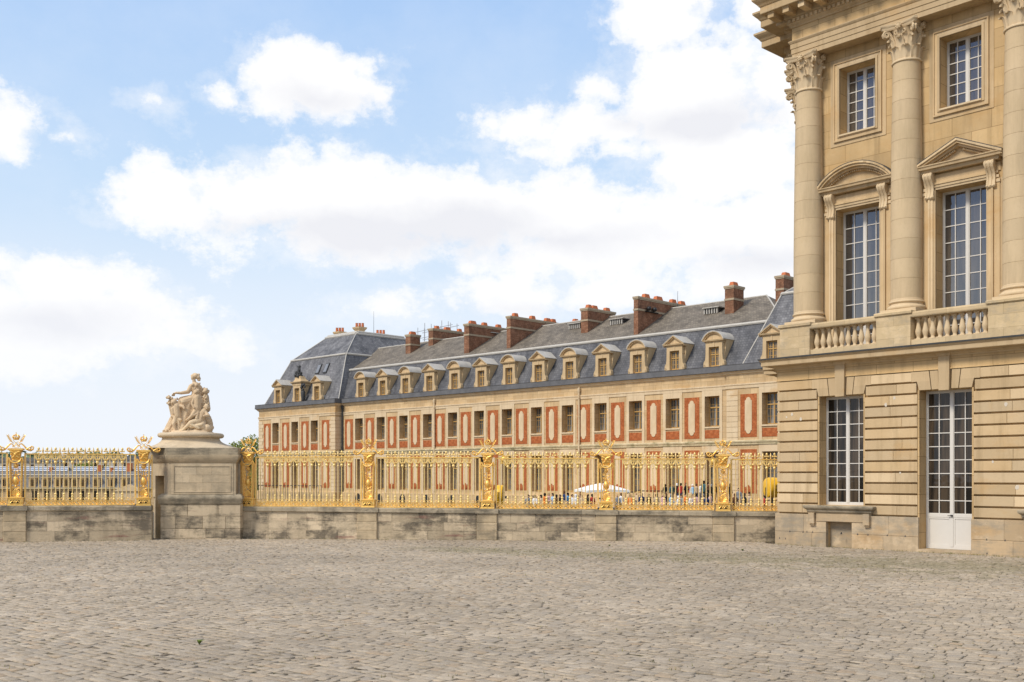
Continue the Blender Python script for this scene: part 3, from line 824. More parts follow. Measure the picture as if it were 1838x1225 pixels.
# slightly proud stone chains around the windows
for cs, d in ((WC, 0), (PV, D_PAV), (RV, D_R)):
    for c in cs:
        b = MB()
        for s in (-1, 1):
            x0, x1 = (c - 1.12, c - .81) if s < 0 else (c + .81, c + 1.12)
            b.box(x0, x1, d - .05, d + .02, 5.46, 10.17); b.box(x0, x1, d - .05, d + .02, -.2, 5.04)
        b.box(c - .81, c + .81, d - .05, d + .02, 9.64, 10.17); b.box(c - .81, c + .81, d - .05, d + .02, 4.41, 5.04)
        b.build('window_surround', M['wing_trim'], wing)
pm = sm = am = gm = g2 = None
def inst(src, x, parent):
    o = src.copy(); COL.objects.link(o); o.parent = parent; o.location = x; return o
def plaque_poly(hw, z0, z1):
    n = .11; r = hw - n
    top = [(r * math.cos(t), z1 - r * 1.15 + r * 1.15 * math.sin(t)) for t in np.linspace(0, math.pi, 9)]
    bot = [(r * math.cos(t), z0 + r * 1.15 + r * 1.15 * math.sin(t)) for t in np.linspace(math.pi, 2 * math.pi, 9)]
    zt, zb = z1 - r * 1.15, z0 + r * 1.15
    return [(hw, zb), (hw, zt - .0), (r, zt)] + top[1:-1] + [(-r, zt), (-hw, zt), (-hw, zb), (-r, zb)] + bot[1:-1] + [(r, zb)]
for cs, d in ((PC, 0), (PPV, D_PAV), (RPV, D_R)):
    for c in cs:
        if pm is None:
            m = MB(); m.box(-.85, .85, -.025, .02, 5.72, 9.61); pm = m.build('brick_panel', M['brick'], wing); pm.location = (c, d, 0)
            m = MB(); m.prism_xz(plaque_poly(.36, 6.03, 9.33), -.065, -.02); sm = m.build('stone_plaque', M['wing_trim'], pm)
            m = MB(); m.box(-.85, .85, -.025, .02, .66, 4.63); gm = m.build('brick_panel', M['brick'], wing); gm.location = (c, d, 0)
            m = MB(); m.prism_xz([(-.36, 1.25), (.36, 1.25), (.36, 4.3), (-.36, 4.3)], -.065, -.02); m.prism_xz([(.26 * math.cos(t), .95 + .62 * math.sin(t)) for t in np.linspace(0, math.pi, 10)], -.075, -.066)
            g2 = m.build('stone_plaque', M['wing_trim'], gm)
            bk = MB(); bk.prism_xz([(.27 * math.cos(t), .80 + .62 * math.sin(t)) for t in np.linspace(0, math.pi, 10)], -.09, -.06); g3 = bk.build('brick_niche', M['brick'], gm)
        else:
            p = inst(pm, (c, d, 0), wing); inst(sm, (0, 0, 0), p)
            p = inst(gm, (c, d, 0), wing); inst(g2, (0, 0, 0), p); inst(g3, (0, 0, 0), p)
f1 = None
tmp = empty('temporary_root', (0, 0, 0))
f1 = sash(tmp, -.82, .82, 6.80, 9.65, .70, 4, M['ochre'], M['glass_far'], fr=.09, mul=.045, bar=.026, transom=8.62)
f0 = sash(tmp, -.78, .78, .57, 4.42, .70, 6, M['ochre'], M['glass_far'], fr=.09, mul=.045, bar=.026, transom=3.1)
m = MB(); m.box(-.86, .86, -.10, .1, 6.66, 6.80); s1 = m.build('window_sill', M['wing_trim'], tmp)
m = MB(); m.box(-.79, .79, -.03, .02, 5.72, 6.50); a1 = m.build('brick_apron', M['brick'], tmp)
m = MB(); m.prism_xz([(.55 * math.cos(t), -.75 + .75 * math.sin(t)) for t in np.linspace(0, math.pi, 10)] + [(-.55, -1.5), (.55, -1.5)], -.24, .0); v1 = m.build('basement_opening', M['iron'], tmp)
for cs, d in ((WC, 0), (PV, D_PAV), (RV, D_R)):
    for c in cs:
        for src in (f1, f0, s1, a1) + ((v1,) if d == 0 else ()):
            o = copy_tree(src, wing); o.location = (c, d, 0)
for o in list(tmp.children_recursive) + [tmp]: bpy.data.objects.remove(o, do_unlink=True)
b = MB(); b.sweep([(-.1, -7), (.20, -7), (.20, .10), (.16, .16), (-.1, .18)], WPATH); b.build('plinth', M['wing_stone'], wing)
b = MB(); b.sweep([(-.1, 5.04), (.10, 5.04), (.12, 5.10), (.12, 5.20), (.18, 5.26), (.20, 5.38), (.10, 5.47), (-.1, 5.49)], WPATH); b.build('belt_course', M['belt'], wing)
b = MB(); b.sweep([(-.1, 10.17), (.06, 10.17), (.07, 10.40), (.12, 10.46), (.12, 10.58), (-.1, 10.61)], WPATH); b.build('string_course', M['wing_trim'], wing)
b = MB(); b.sweep([(-.1, 11.36), (.03, 11.36), (.06, 11.42), (.18, 11.50), (.22, 11.60), (.30, 11.66), (.34, 11.76), (-.1, 11.80)], WPATH); b.build('cornice', M['wing_trim'], wing)
b = MB(); b.sweep([(-.8, 11.80), (.40, 11.72), (.44, 11.76), (.40, 12.26), (.43, 12.33), (.30, 12.35), (-.8, 12.40)], WPATH); b.build('gutter', M['zinc'], wing)
for k, (cs, s) in enumerate((((-59.27, -1.07), 1), ((-77.6, -1.07), -1), ((0, -.3), 1))):
    m = MB(); u, d = cs
    if k == 2:
        for r in range(24): m.box(.05, 1.25 - .0 * (r % 2), d - .05, d + .02, -1 + r * .48, -1 + r * .48 + .45) if not (5.0 < -1 + r * .48 + .3 < 5.5 or -1 + r * .48 > 9.8) else None
    else:
        for r in range(25):
            z0 = -2 + r * .48; w_ = 1.25 if r % 2 else .95
            if 4.7 < z0 < 5.4 or z0 > 9.75: continue
            x0, x1 = (u - w_, u + .05) if s > 0 else (u - .05, u + w_)
            m.box(x0, x1, d - .05, d + .02, z0, z0 + .44)
            if s > 0: m.box(u, u + .05, d, -.02, z0, z0 + .44)
    for lo_, hi_ in ((-9, 5.2), (5.2, 12)):
        q = MB(); keep = [i for i in range(0, len(m.v), 8) if lo_ <= m.v[i][2] < hi_]
        for i in keep: q.add(m.v[i:i + 8], [(0, 3, 2, 1), (4, 5, 6, 7), (0, 1, 5, 4), (1, 2, 6, 5), (2, 3, 7, 6), (3, 0, 4, 7)])
        q.build('quoin', M['wing_trim'], wing)
for u, d, z1 in ((-17.98, -.16, 11.4), (-40.74, -.16, 11.4), (-59.0, -.14, 11.5)):
    m = MB(); m.tube([(u, d, -2), (u, d, z1)], .10, 8); m.lathe([(.10, 0), (.17, .25), (.17, .5), (.1, .52)], (u, d, z1 - .6), 8)
    for z in (0.4, 2.6, 5.9, 8.3, 10.3): m.lathe([(.13, 0), (.13, .12)], (u, d, z), 8)
    m.build('downpipe', M['wing_trim'] if u > -50 else M['lead'], wing, 40)

# --- roofs
def mansard(name, u0, u1, d0, d1, lev, mats, zincmat, hipl=True, hipr=True):
    """lev: list of (side inset, front inset, z)"""
    rings = [[(u0 + (s if hipl else 0), d0 + t, z), (u1 - (s if hipr else 0), d0 + t, z), (u1 - (s if hipr else 0), d1 - t, z), (u0 + (s if hipl else 0), d1 - t, z)] for s, t, z in lev]
    root = None
    for k in range(len(rings) - 1):
        m = MB(); m.loft([rings[k], rings[k + 1]], cap=False)
        if k == len(rings) - 2: m.add(rings[-1], [(0, 1, 2, 3)])
        o = m.build('roof' if k == 0 else 'upper_roof', mats[k], wing)
        if k == 0: root = o
    m = MB()
    for k in range(1, len(rings)):
        r = rings[k]
        for i in range(4): m.tube([Vector(r[i]) + Vector((0, -.02, .0)), Vector(r[(i + 1) % 4]) + Vector((0, -.02, .0))], .16 if k == 1 else .2, 8)
        for i in range(4): m.tube([rings[k - 1][i], r[i]], .07, 6)
    m.build('roof_roll', zincmat, root, 40)
    return root
mansard('pavilion', -77.6, -59.27, -1.07, 23, [(.27, .74, 12.35), (2.6, 3.69, 18.7), (5.6, 7.55, 22.05), (5.7, 7.9, 22.3)], [M['slate_pav'], M['slate_pav'], M['zinc_light']], M['zinc_light'])
mansard('right_pavilion', .95, 24, -.3, 20, [(.27, .74, 12.35), (2.6, 3.69, 18.9), (5.4, 7.2, 21.4), (5.5, 7.3, 21.7)], [M['slate_pav'], M['slate_pav'], M['zinc_light']], M['zinc_light'])
b = MB(); b.add([(-61, .5, 12.35), (4, .5, 12.35), (4, 2.6, 16.38), (-61, 2.6, 16.38)], [(0, 1, 2, 3)]); b.add([(-61, 17.4, 12.35), (4, 17.4, 12.35), (4, 15.4, 16.38), (-61, 15.4, 16.38)], [(0, 1, 2, 3)])
lowroof = b.build('roof', M['slate'], wing)
b = MB(); RZ, RD = 20.05, 9.0
b.add([(-66, 2.6, 16.38), (4.2, 2.6, 16.38), (-1.4, RD, RZ), (-66, RD, RZ), (-66, 15.4, 16.38), (4.2, 15.4, 16.38)], [(0, 1, 2, 3), (5, 4, 3, 2), (1, 5, 2)])
upr = b.build('upper_roof', M['slate_top'], wing)
m = MB(); m.tube([(-61, 2.55, 16.40), (3.4, 2.55, 16.40)], .17, 8); m.tube([(-66, RD, RZ), (-1.4, RD, RZ)], .09, 8); m.tube([(-1.4, RD, RZ), (4.0, 2.75, 16.5)], .08, 6)
m.build('roof_roll', M['zinc_light'], lowroof, 40)
rz = lambda d: 16.38 + (d - 2.6) * (RZ - 16.38) / (RD - 2.6)
# zinc vents low on the upper roof
for u, d in ((-32.0 + 6.5, 7.3), (-19.2, 7.0), (-6.8, 6.6), (-40.5, 8.0)):
    m = MB(); z = rz(d)
    for k in range(6): m.box(u + k * .30, u + k * .30 + .12, d - .6, d + .3, z - .25, z + .30)
    m.box(u - .1, u + 1.85, d - .75, d + .6, z + .30, z + .38)
    m.build('roof_vent', M['zinc_light'], upr)
    m = MB(); m.box(u, u + 1.7, d - .4, d + .3, z - .2, z + .295); m.build('vent_opening', M['iron'], upr)

# --- dormers
def dormer(kind):
    """centre 0, front plane at y = .25"""
    m = MB()
    def side(s): return [(s * .56, 12.36), (s * 1.10, 12.36), (s * 1.17, 12.55), (s * 1.12, 12.85), (s * .98, 13.05), (s * .92, 13.5), (s * .90, 14.62), (s * .56, 14.62)]
    for s in (-1, 1): m.prism_xz(side(s), .25, .62)
    m.prism_xz([(-.56, 14.24), (.56, 14.24), (.56, 14.62), (-.56, 14.62)], .25, .62)
    m.box(-.56, .56, .25, .62, 12.30, 12.42)
    for s in (-1, 1): m.prism_xz([(s * .56, 13.1), (s * .92, 13.1), (s * .92, 14.62), (s * .56, 14.62)], .62, 1.9); m.box(*(sorted((s * .885, s * .945))), .40, 1.7, 13.95, 14.05)
    m.box(-.07, .07, .21, .3, 14.24, 14.64)
    root = m.build('dormer', M['dormer'], wing)
    c = MB()
    c.sweep([(-.3, 14.63), (.02, 14.63), (.06, 14.72), (.20, 14.78), (.24, 14.90), (-.3, 14.91)], [(.94, 2.6), (.94, .27), (-.94, .27), (-.94, 2.6)])
    top = MB()
    if kind == 0:
        hw, rise = 1.20, .80; rad = (hw * hw + rise * rise) / (2 * rise); zc = 14.9 + rise - rad; am = math.asin(min(1, hw / rad))
        arc = lambda r, n=15: [(r * math.sin(-am + 2 * am * t / (n - 1)), zc + r * math.cos(-am + 2 * am * t / (n - 1))) for t in range(n)]
        A, B, C2 = arc(rad), arc(rad - .11), arc(rad - .22)
        for t in range(14): c.prism_xz([A[t], A[t + 1], B[t + 1], B[t]], .02, .6); c.prism_xz([B[t], B[t + 1], C2[t + 1], C2[t]], .12, .6)
        c.prism_xz([(-1.0, 14.9)] + [q for q in arc(rad - .2) if abs(q[0]) < 1.0] + [(1.0, 14.9)], .27, .6)
        A2 = arc(rad + .03); B2 = arc(rad - .05)
        for t in range(14): top.prism_xz([A2[t], A2[t + 1], B2[t + 1], B2[t]], .0, 2.75)
        gable = [q for q in arc(rad - .05)]
    else:
        hw, rise = 1.22, .82
        for o0, o1, y in ((0, .12, .02), (.12, .24, .12)):
            for s in (-1, 1): c.prism_xz([(s * hw * (1 - o0 / .8 * 0), 14.9 - o0 + .0), (0, 14.9 + rise - o0), (0, 14.9 + rise - o1), (s * hw, 14.9 - o1)], y, .6)
        c.prism_xz([(-.95, 14.9), (.95, 14.9), (0, 14.9 + rise - .2)], .27, .6)
        for s in (-1, 1): top.prism_xz([(s * (hw + .04), 14.93), (0, 14.93 + rise), (0, 14.88 + rise), (s * (hw + .04), 14.87)], .0, 2.75)
        gable = [(-hw, 14.9), (0, 14.9 + rise), (hw, 14.9)]
    c.build('pediment', M['dormer'], root)
    top.build('dormer_roof', M['zinc_light'], root)
    k = MB(); k.prism_xz([(-.9, 13.0), (.9, 13.0)] + [(x, z - .03) for x, z in gable[::-1]], .63, 2.7); k.prism_xz([(-.86, 12.36), (.86, 12.36), (.86, 13.2), (-.86, 13.2)], .62, 1.2)
    k.build('dormer_body', M['dormer'], root)
    z = MB()
    for s in (-1, 1): z.add([(s * .955, .64, 12.36), (s * .955, 1.15, 12.36), (s * .955, 1.4, 13.1), (s * .955, .64, 13.0)], [(0, 1, 2, 3)]); z.tube([(s * .96, .95, 12.36), (s * 1.02, 1.35, 13.2), (s * 1.0, 1.75, 14.0), (s * 1.05, 2.2, 14.8)], .06, 6)
    z.build('dormer_flashing', M['zinc_light'], root)
    sash(root, -.57, .57, 12.42, 14.25, .52, 4, M['ochre'], M['glass_far'], fr=.09, mul=.055, bar=.035, transom=13.55)
    for s in (-1, 1):
        v = MB(); v.tube([(s * (1.02 + .09 * math.cos(t) * (1 - t / 14)), .23, 12.55 + .12 * math.sin(t) * (1 - t / 14)) for t in np.linspace(0, 9, 16)], .025, 5)
        v.build('scroll', M['dormer'], root)
    return root
dm = [dormer(0), dormer(1)]
for k, c in enumerate(WC + PV[:1] + PV[2:] + RV):
    kind = k % 2 if k < len(WC) else 1
    d = 0 if k < len(WC) else (D_PAV + .07 if c < -50 else D_R)
    if k < 2: o = dm[k]
    else: o = copy_tree(dm[kind], wing)
    o.location = (c, d, 0)
# richer middle dormer of the pavilion with trophy and relief
c = PV[1]
o = copy_tree(dm[1], wing); o.location = (c, D_PAV + .05, 0)
for ch in list(o.children):
    if ch.name.startswith(('pediment', 'dormer_roof', 'dormer_body')): bpy.data.objects.remove(ch, do_unlink=True)
m = MB(); m.box(-1.05, 1.05, .20, 2.2, 14.62, 14.9); m.sweep([(-.3, 14.9), (.10, 14.9), (.22, 15.05), (.22, 15.15), (-.3, 15.2)], [(1.05, 2.4), (1.05, .2), (-1.05, .2), (-1.05, 2.4)])
m.loft([[(x * s, .3 + .9 * (1 - s) * .3 + (y > 0) * 1.3 * s, z) for x, y in ((-1, 0), (1, 0), (1, 1), (-1, 1))] for s, z in ((.95, 15.2), (.7, 15.5), (.55, 15.9))]); m.box(-.9, .9, .63, 2.2, 12.4, 14.62)
m.build('pediment', M['dormer'], o)
m = MB(); rr = random.Random(5)
for q in range(16): m.ball((rr.uniform(-.5, .5), rr.uniform(.3, .9), 15.9 + rr.uniform(0, .5)), rr.uniform(.14, .28), 8, 6)
m.capsule((0, .55, 16.2), (.12, .55, 17.0), .26, .2); m.ball((.28, .5, 17.2), .2, 8, 6); m.capsule((.1, .5, 17.1), (-.35, .5, 17.35), .12, .08); m.capsule((.3, .5, 17.1), (.42, .5, 16.7), .12, .09)
m.build('trophy', M['lead'], o, 60)
m = MB()
for s in (1,):
    m.capsule((s * 1.35, .35, 12.6), (s * 1.35, .35, 13.6), .26, .30); m.ball((s * 1.35, .3, 13.95), .2, 8, 6)
    for q in range(12): m.ball((s * (1.35 + rr.uniform(-.45, .45)), .35, 14.2 + rr.uniform(0, .55)), rr.uniform(.1, .2), 7, 5)
m.build('relief', M['lead'], o, 60)
for u in (-67.0, -65.2):    # skylights of the pavilion
    m = MB(); z = 16.9; d = -1.07 + .74 + (z - 12.35) * (3.69 - .74) / (18.7 - 12.35)
    nv = Vector((0, -6.35, 2.95)).normalized(); up = Vector((0, 2.95, 6.35)).normalized()
    m.obox(Vector((u, d, z)) + nv * .06, Vector((.42, 0, 0)), up * .75, nv * .08); k = m.build('skylight', M['lead'], wing)
    m = MB(); m.obox(Vector((u, d, z)) + nv * .15, Vector((.32, 0, 0)), up * .62, nv * .012); m.build('glass', plain('skylight_glass', (.20, .215, .24), .15, .5) if u < -66 else bpy.data.materials['skylight_glass'], k)

# --- chimneys
M['chimney_cap'] = plain('chimney_cap_stone', (.40, .325, .23), .9, .1, var=.3)
def chimney(u, w_, d1, d2, zt, steps=None, pots=(), back=False):
    m = MB(); zb = rz(min(d1, RD)) - 1.6 if not back else 16
    segs = steps or [(d1, d2, 0)]
    for a, e, dx in segs: m.box(u - dx, u + w_ - dx * .2, a, e, zb, zt - .02)
    o = m.build('chimney', M['chimney'], wing)
    c = MB()
    for a, e, dx in segs:
        c.box(u - dx - .10, u + w_ - dx * .2 + .10, a - .10, e + .10, zt - .20, zt + .0); c.box(u - dx - .05, u + w_ - dx * .2 + .05, a - .05, e + .05, zt - .32, zt - .20)
        if zt - 1.3 > rz(min(a, RD)) : c.box(u - dx - .05, u + w_ - dx * .2 + .05, a - .05, e + .05, zt - 1.45, zt - 1.25)
    c.build('stone_cap', M['chimney_cap'], o)
    for (d, n) in pots:
        p = MB(); h = .42
        p.loft([[(u + w_ / 2 + x * s, d + y * s * n, zt + z) for x, y in ((-.26, -.30), (.26, -.30), (.26, .30), (-.26, .30))] for s, z in ((1, -.02), (.97, .08), (.74, h), (.62, h))])
        p.build('chimney_pot', M['pot'], o)
    return o
chimney(-53.33, 1.0, 5.85, 7.5, 20.75, pots=((6.6, 1.6),))
chimney(-50.73, .9, 7.55, 13.4, 21.45, pots=((8.6, 1), (10.4, 1.6), (12.6, 1)))
chimney(-39.64, .85, 3.65, 10.2, 20.55, pots=((4.6, 1.7), (6.6, 1.2), (9.0, 1.2)))
chimney(-32.38, .62, 3.65, 12.05, 20.71, [(3.65, 6.3, .0), (6.3, 9.6, .12), (9.6, 12.05, 0)], pots=((4.7, 1.2), (7.6, 1.2), (10.2, 1.4), (11.2, 1.2)))
chimney(-22.40, .9, 5.35, 10.05, 20.69, [(5.35, 7.6, .1), (7.6, 10.05, 0)], pots=((6.0, 1), (6.9, 1.5), (9.1, 1.3)))
ch6 = chimney(-13.50, .55, 3.25, 12.15, 20.67, pots=((4.9, 1.5), (7.0, 1.9), (9.6, 1.4), (11.2, 1.4)))
chimney(-4.04, 1.0, 5.60, 7.4, 20.86, pots=((6.4, 1.6),))
chimney(-.3, .9, 8.75, 11.0, 21.77, pots=((9.9, 1.7),))
chimney(-30.4, 1.6, 12.0, 13.0, 20.6, pots=((12.5, 1.2),), back=True)
m = MB()
for d in (4.9, 5.9):
    m.capsule((-13.5 + .62, d, 19.55), (-13.5 + .95, d - .35, 19.5), .20, .24)
m.box(-13.0, -12.75, 4.4, 6.5, 19.2, 19.28)
m.build('floodlight', M['iron'], ch6, 50)
for (u, d, w_, dl, zt) in ((-71.9, 8.0, 1.0, .95, 23.1), (-67.2, 8.0, 1.0, 1.0, 23.3), (-67.6, 12.0, 1.0, 1.1, 22.75)):   # stone stacks on the pavilion
    m = MB(); m.box(u, u + w_, d, d + dl, 21.5, zt - .3); m.loft([[(u + w_ / 2 + x * (w_ / 2 + e), d + dl / 2 + y * (dl / 2 + e), z) for x, y in ((-1, -1), (1, -1), (1, 1), (-1, 1))] for e, z in ((.0, zt - .5), (.22, zt - .2), (.25, zt), (.1, zt + .02))])
    o = m.build('chimney', M['dormer'], wing)
    for q in range(3):
        p = MB(); p.lathe([(.17, 0), (.2, .2), (.17, .55), (.2, .62), (.12, .62)], (u + w_ * (.2 + .3 * q), d + dl * (.2 + .3 * q), zt - .02), 10); p.build('chimney_pot', M['pot'], o)
m = MB(); m.tube([(-64.9, 9.6, 22.2), (-64.9, 9.6, 25.5)], [.03, .015], 5); m.build('lightning_rod', M['lead'], wing)
m = MB(); m.tube([(-12.5, RD + .5, RZ), (-12.5, RD + .5, 21.9)], [.04, .015], 5); m.build('lightning_rod', M['lead'], wing)
# scaffolding behind the ridge
sc = MB()
for k, u in enumerate((-60.5, -59.0, -57.0, -55.4, -53.6)):
    for d in (14, 15.2): sc.tube([(u, d, 18), (u, d, 23.2 + .5 * (k % 2))], .045, 5)
for z in (20.4, 21.6, 22.6):
    for d in (14, 15.2): sc.tube([(-60.9, d, z), (-53.2, d, z + .3)], .04, 5)
sc.tube([(-57, 14, 22.6), (-53.6, 14, 20.4)], .04, 5); sc.tube([(-60.5, 15.2, 20.4), (-57, 15.2, 22.6)], .04, 5)
so_ = sc.build('scaffolding', plain('scaffold_steel', (.42, .43, .45), .4, .5, .5), None); so_.location = wing.location; so_.rotation_euler = wing.rotation_euler
tag(so_, 'thin steel scaffolding poles rising behind the slate roof ridge', 'scaffolding')


# ------------------------------------------------------------------ low wall, gilded fence
class Line:
    def __init__(s, pxa, Za, za, pxb, Zb, zb):
        s.A = at(pxa, Za, z=za); s.B = at(pxb, Zb, z=zb)
        d = s.B - s.A; s.L = math.hypot(d.x, d.y); s.d = Vector((d.x / s.L, d.y / s.L, 0)); s.rz = math.atan2(d.y, d.x); s.za, s.zb = za, zb

    def t(s, px):
        k = (px - CX) / F
        return (k * s.A.y - s.A.x) / (s.d.x - k * s.d.y)

    def p(s, t, z=None):
        q = s.A + s.d * t; q.z = s.za + (s.zb - s.za) * t / s.L if z is None else z
        return q


LR = Line(437, 37.6, 1.135, 1395, 35.8, 1.0)
LL = Line(-230, 34.5, 1.235, 274, 36.75, 1.18)
rnd = random.Random(11)


def stone_wall(ln, t0, t1, piers, label, name='stone_wall'):
    root = empty(name, (ln.A.x, ln.A.y, 0), ln.rz, label, 'wall')
    top = lambda t: ln.za + (ln.zb - ln.za) * t / ln.L
    b = MB(); b.box(t0, t1, -.226, .42, -2.5, min(top(t0), top(t1)) - .17); b.build('core', M['mortar'], root)
    b = MB(); H0 = -.25; hs = [.31, .33, .34]
    zz = [-.3]
    for k in range(4): zz.append(0.0 + (k + 0) * .0)
    rows = 4
    spans = []; x = t0
    for pt in piers:
        spans.append((x, pt - .36)); x = pt + .36
    spans.append((x, t1))
    fr = [-.22, .0, .335, .66, 1.0]
    for k in range(4):
        for a, c in spans:
            x = a
            while x < c - .02:
                e = x + rnd.uniform(.45, 1.35)
                if c - e < .35: e = c
                e = min(e, c)
                z1 = lambda t: fr[k + 1] * (top(t) - .165); z0 = lambda t: fr[k] * (top(t) - .165)
                j = rnd.uniform(-.010, .006); g = .005
                b.add([(x + g, -.235 + j, z0(x) + g), (e - g, -.235 + j, z0(e) + g), (e - g, -.1, z0(e) + g), (x + g, -.1, z0(x) + g), (x + g, -.235 + j, z1(x) - g), (e - g, -.235 + j, z1(e) - g), (e - g, -.1, z1(e) - g), (x + g, -.1, z1(x) - g)],
                      [(0, 3, 2, 1), (4, 5, 6, 7), (0, 1, 5, 4), (1, 2, 6, 5), (2, 3, 7, 6), (3, 0, 4, 7)])
                x = e
    b.build('facing', M['wall'], root)
    b = MB(); x = t0
    while x < t1 - .02:
        e = min(t1, x + rnd.uniform(1.0, 1.9))
        if t1 - e < .5: e = t1
        pr = [(-.29, -.16), (-.30, -.145), (-.30, -.035), (-.285, -.0), (.45, .0), (.45, -.16)]
        b.loft([[(t, y, top(t) + z) for y, z in pr] for t in (x + .003, e - .003)]); x = e
    b.build('coping', M['coping'], root)
    for pt in piers:
        b = MB(); hh = top(pt) - .16
        for k in range(4): b.cbox(pt - .352 + .003 * (k % 2), pt + .352 - .003 * (k % 2), -.30, .1, fr[k] * hh + .003, fr[k + 1] * hh - .003, .012)
        b.build('pier', M['pier'], root)
        b = MB(); b.box(pt - .40, pt + .40, -.345, .44, top(pt) - .157, top(pt) + .004); b.build('pier_coping', M['coping'], root)
    return root


PXR = [446, 662, 875.5, 1088, 1297.5]; PXL = [-205, 29, 258]
TR = [LR.t(p) for p in PXR]; TL = [LL.t(p) for p in PXL]
stone_wall(LR, -.3, LR.t(1395) + .45, TR[1:], 'long weathered stone wall under the gilded fence between the sculpture pedestal and the palace')
stone_wall(LL, 0, LL.t(273), TL[1:2], 'dark stained stone wall under the gilded fence on the left of the sculpture pedestal')

# one spear bar, one fleur bar, one plain bar
G, GB = M['gold'], M['gold_bar']
ZR = 1.76
m = MB(); m.tube([(0, 0, .05), (0, 0, ZR)], .0165, 6); m.lathe([(.019, ZR + .02), (.034, ZR + .045), (.02, ZR + .06), (.038, ZR + .10), (.030, ZR + .14), (.004, ZR + .235)], n=7); m.lathe([(.02, 1.42), (.035, 1.45), (.02, 1.48)], n=6); m.lathe([(.02, .19), (.035, .22), (.02, .25)], n=6)
spear = m.build('bar', GB, None, 50)
m = MB(); m.tube([(0, 0, .05), (0, 0, ZR)], .0165, 6)
m.lathe([(.02, ZR + .01), (.034, ZR + .03), (.02, ZR + .05)], n=6); m.ball((0, 0, ZR + .175), .040, 7, 6, (1, .8, 1.35)); m.ball((-.052, 0, ZR + .10), .032, 7, 5); m.ball((.052, 0, ZR + .10), .032, 7, 5); m.ball((0, 0, ZR + .10), .032, 6, 5)
m.lathe([(.02, .19), (.045, .22), (.028, .25), (.046, .30), (.034, .35), (.028, .37), (.05, .40), (.012, .45)], n=8)     # lower finial
m.lathe([(.02, 1.40), (.03, 1.42), (.055, 1.47), (.05, 1.50), (.025, 1.52), (.045, 1.56), (.06, 1.585), (.02, 1.60)], n=8)   # tassel under the top rail
for s in (-1, 1):
    m.tube([(s * (.005), 0, 1.52), (s * .06, 0, 1.60), (s * .085, 0, 1.67), (s * .06, 0, 1.725), (s * .025, 0, 1.71), (s * .03, 0, 1.67), (s * .05, 0, 1.67)], [.017, .02, .018, .018, .016, .014, .011], 5)
    m.tube([(s * .10, 0, 1.74), (s * .115, 0, 1.66), (s * .08, 0, 1.59), (s * .03, 0, 1.54)], .016, 5)
M['gold_fleur'] = plain('fleur_gilding', (.93, .66, .27), .45, .4, .4, var=.2, scale=9)
fleur = m.build('bar', M['gold_fleur'], None, 50)
m = MB(); m.tube([(0, 0, .05), (0, 0, ZR)], .0165, 6); plainbar = m.build('bar', GB, None, 50)
m = MB()   # one repeat of the lower scrollwork, .27 wide
for s in (-1, 1):
    m.tube([(s * .13, 0, .18), (s * .09, 0, .12), (s * .03, 0, .07), (0, 0, .04)], .016, 5); m.tube([(0, 0, .18), (s * .05, 0, .13), (s * .09, 0, .07), (s * .13, 0, .04)], .013, 5)
    m.tube([(s * (.07 + .035 * math.cos(t)), 0, .12 + .035 * math.sin(t)) for t in np.linspace(0, 5.6, 9)], .010, 5)
    m.tube([(s * .13, 0, .22), (s * .08, 0, .27), (s * .03, 0, .22)], .010, 5)
m.ball((0, 0, .11), .028, 6, 5)
scroll_unit = (list(m.v), list(m.f))


def fence(ln, ta, tb, label, cut_a=.30, cut_b=.30):
    tm = (ta + tb) / 2; p = ln.p(tm); h = (tb - ta) / 2
    root = empty('gilded_fence', p, ln.rz, label, 'fence', 'gilded fence sections between the crowned pillars')
    a, b = -h + cut_a, h - cut_b
    m = MB(); m.box(a, b, -.025, .025, ZR - .018, ZR + .018); m.build('top_rail', G, root)
    m = MB(); m.box(a, b, -.03, .03, .012, .045); m.box(a, b, -.02, .02, .172, .192); m.build('bottom_rail', G, root)
    n = max(2, int(round((b - a) / .1335))); n += n % 2; st = (b - a) / n
    m = MB(); vs, fs = scroll_unit
    for k in range(n // 2):
        x = a + st * (2 * k + 1); m.add([(x + q[0], q[1], q[2]) for q in vs], fs)
    m.build('scroll_frieze', G, root, 50)
    for k in range(n + 1):
        x = a + st * k
        edge = (x - (-h) < .62 and cut_a > .2) or (h - x < .62 and cut_b > .2)
        src = plainbar if edge else (fleur if k % 2 else spear)
        o = src.copy(); COL.objects.link(o); o.parent = root; o.location = (x, 0, 0)
    return root


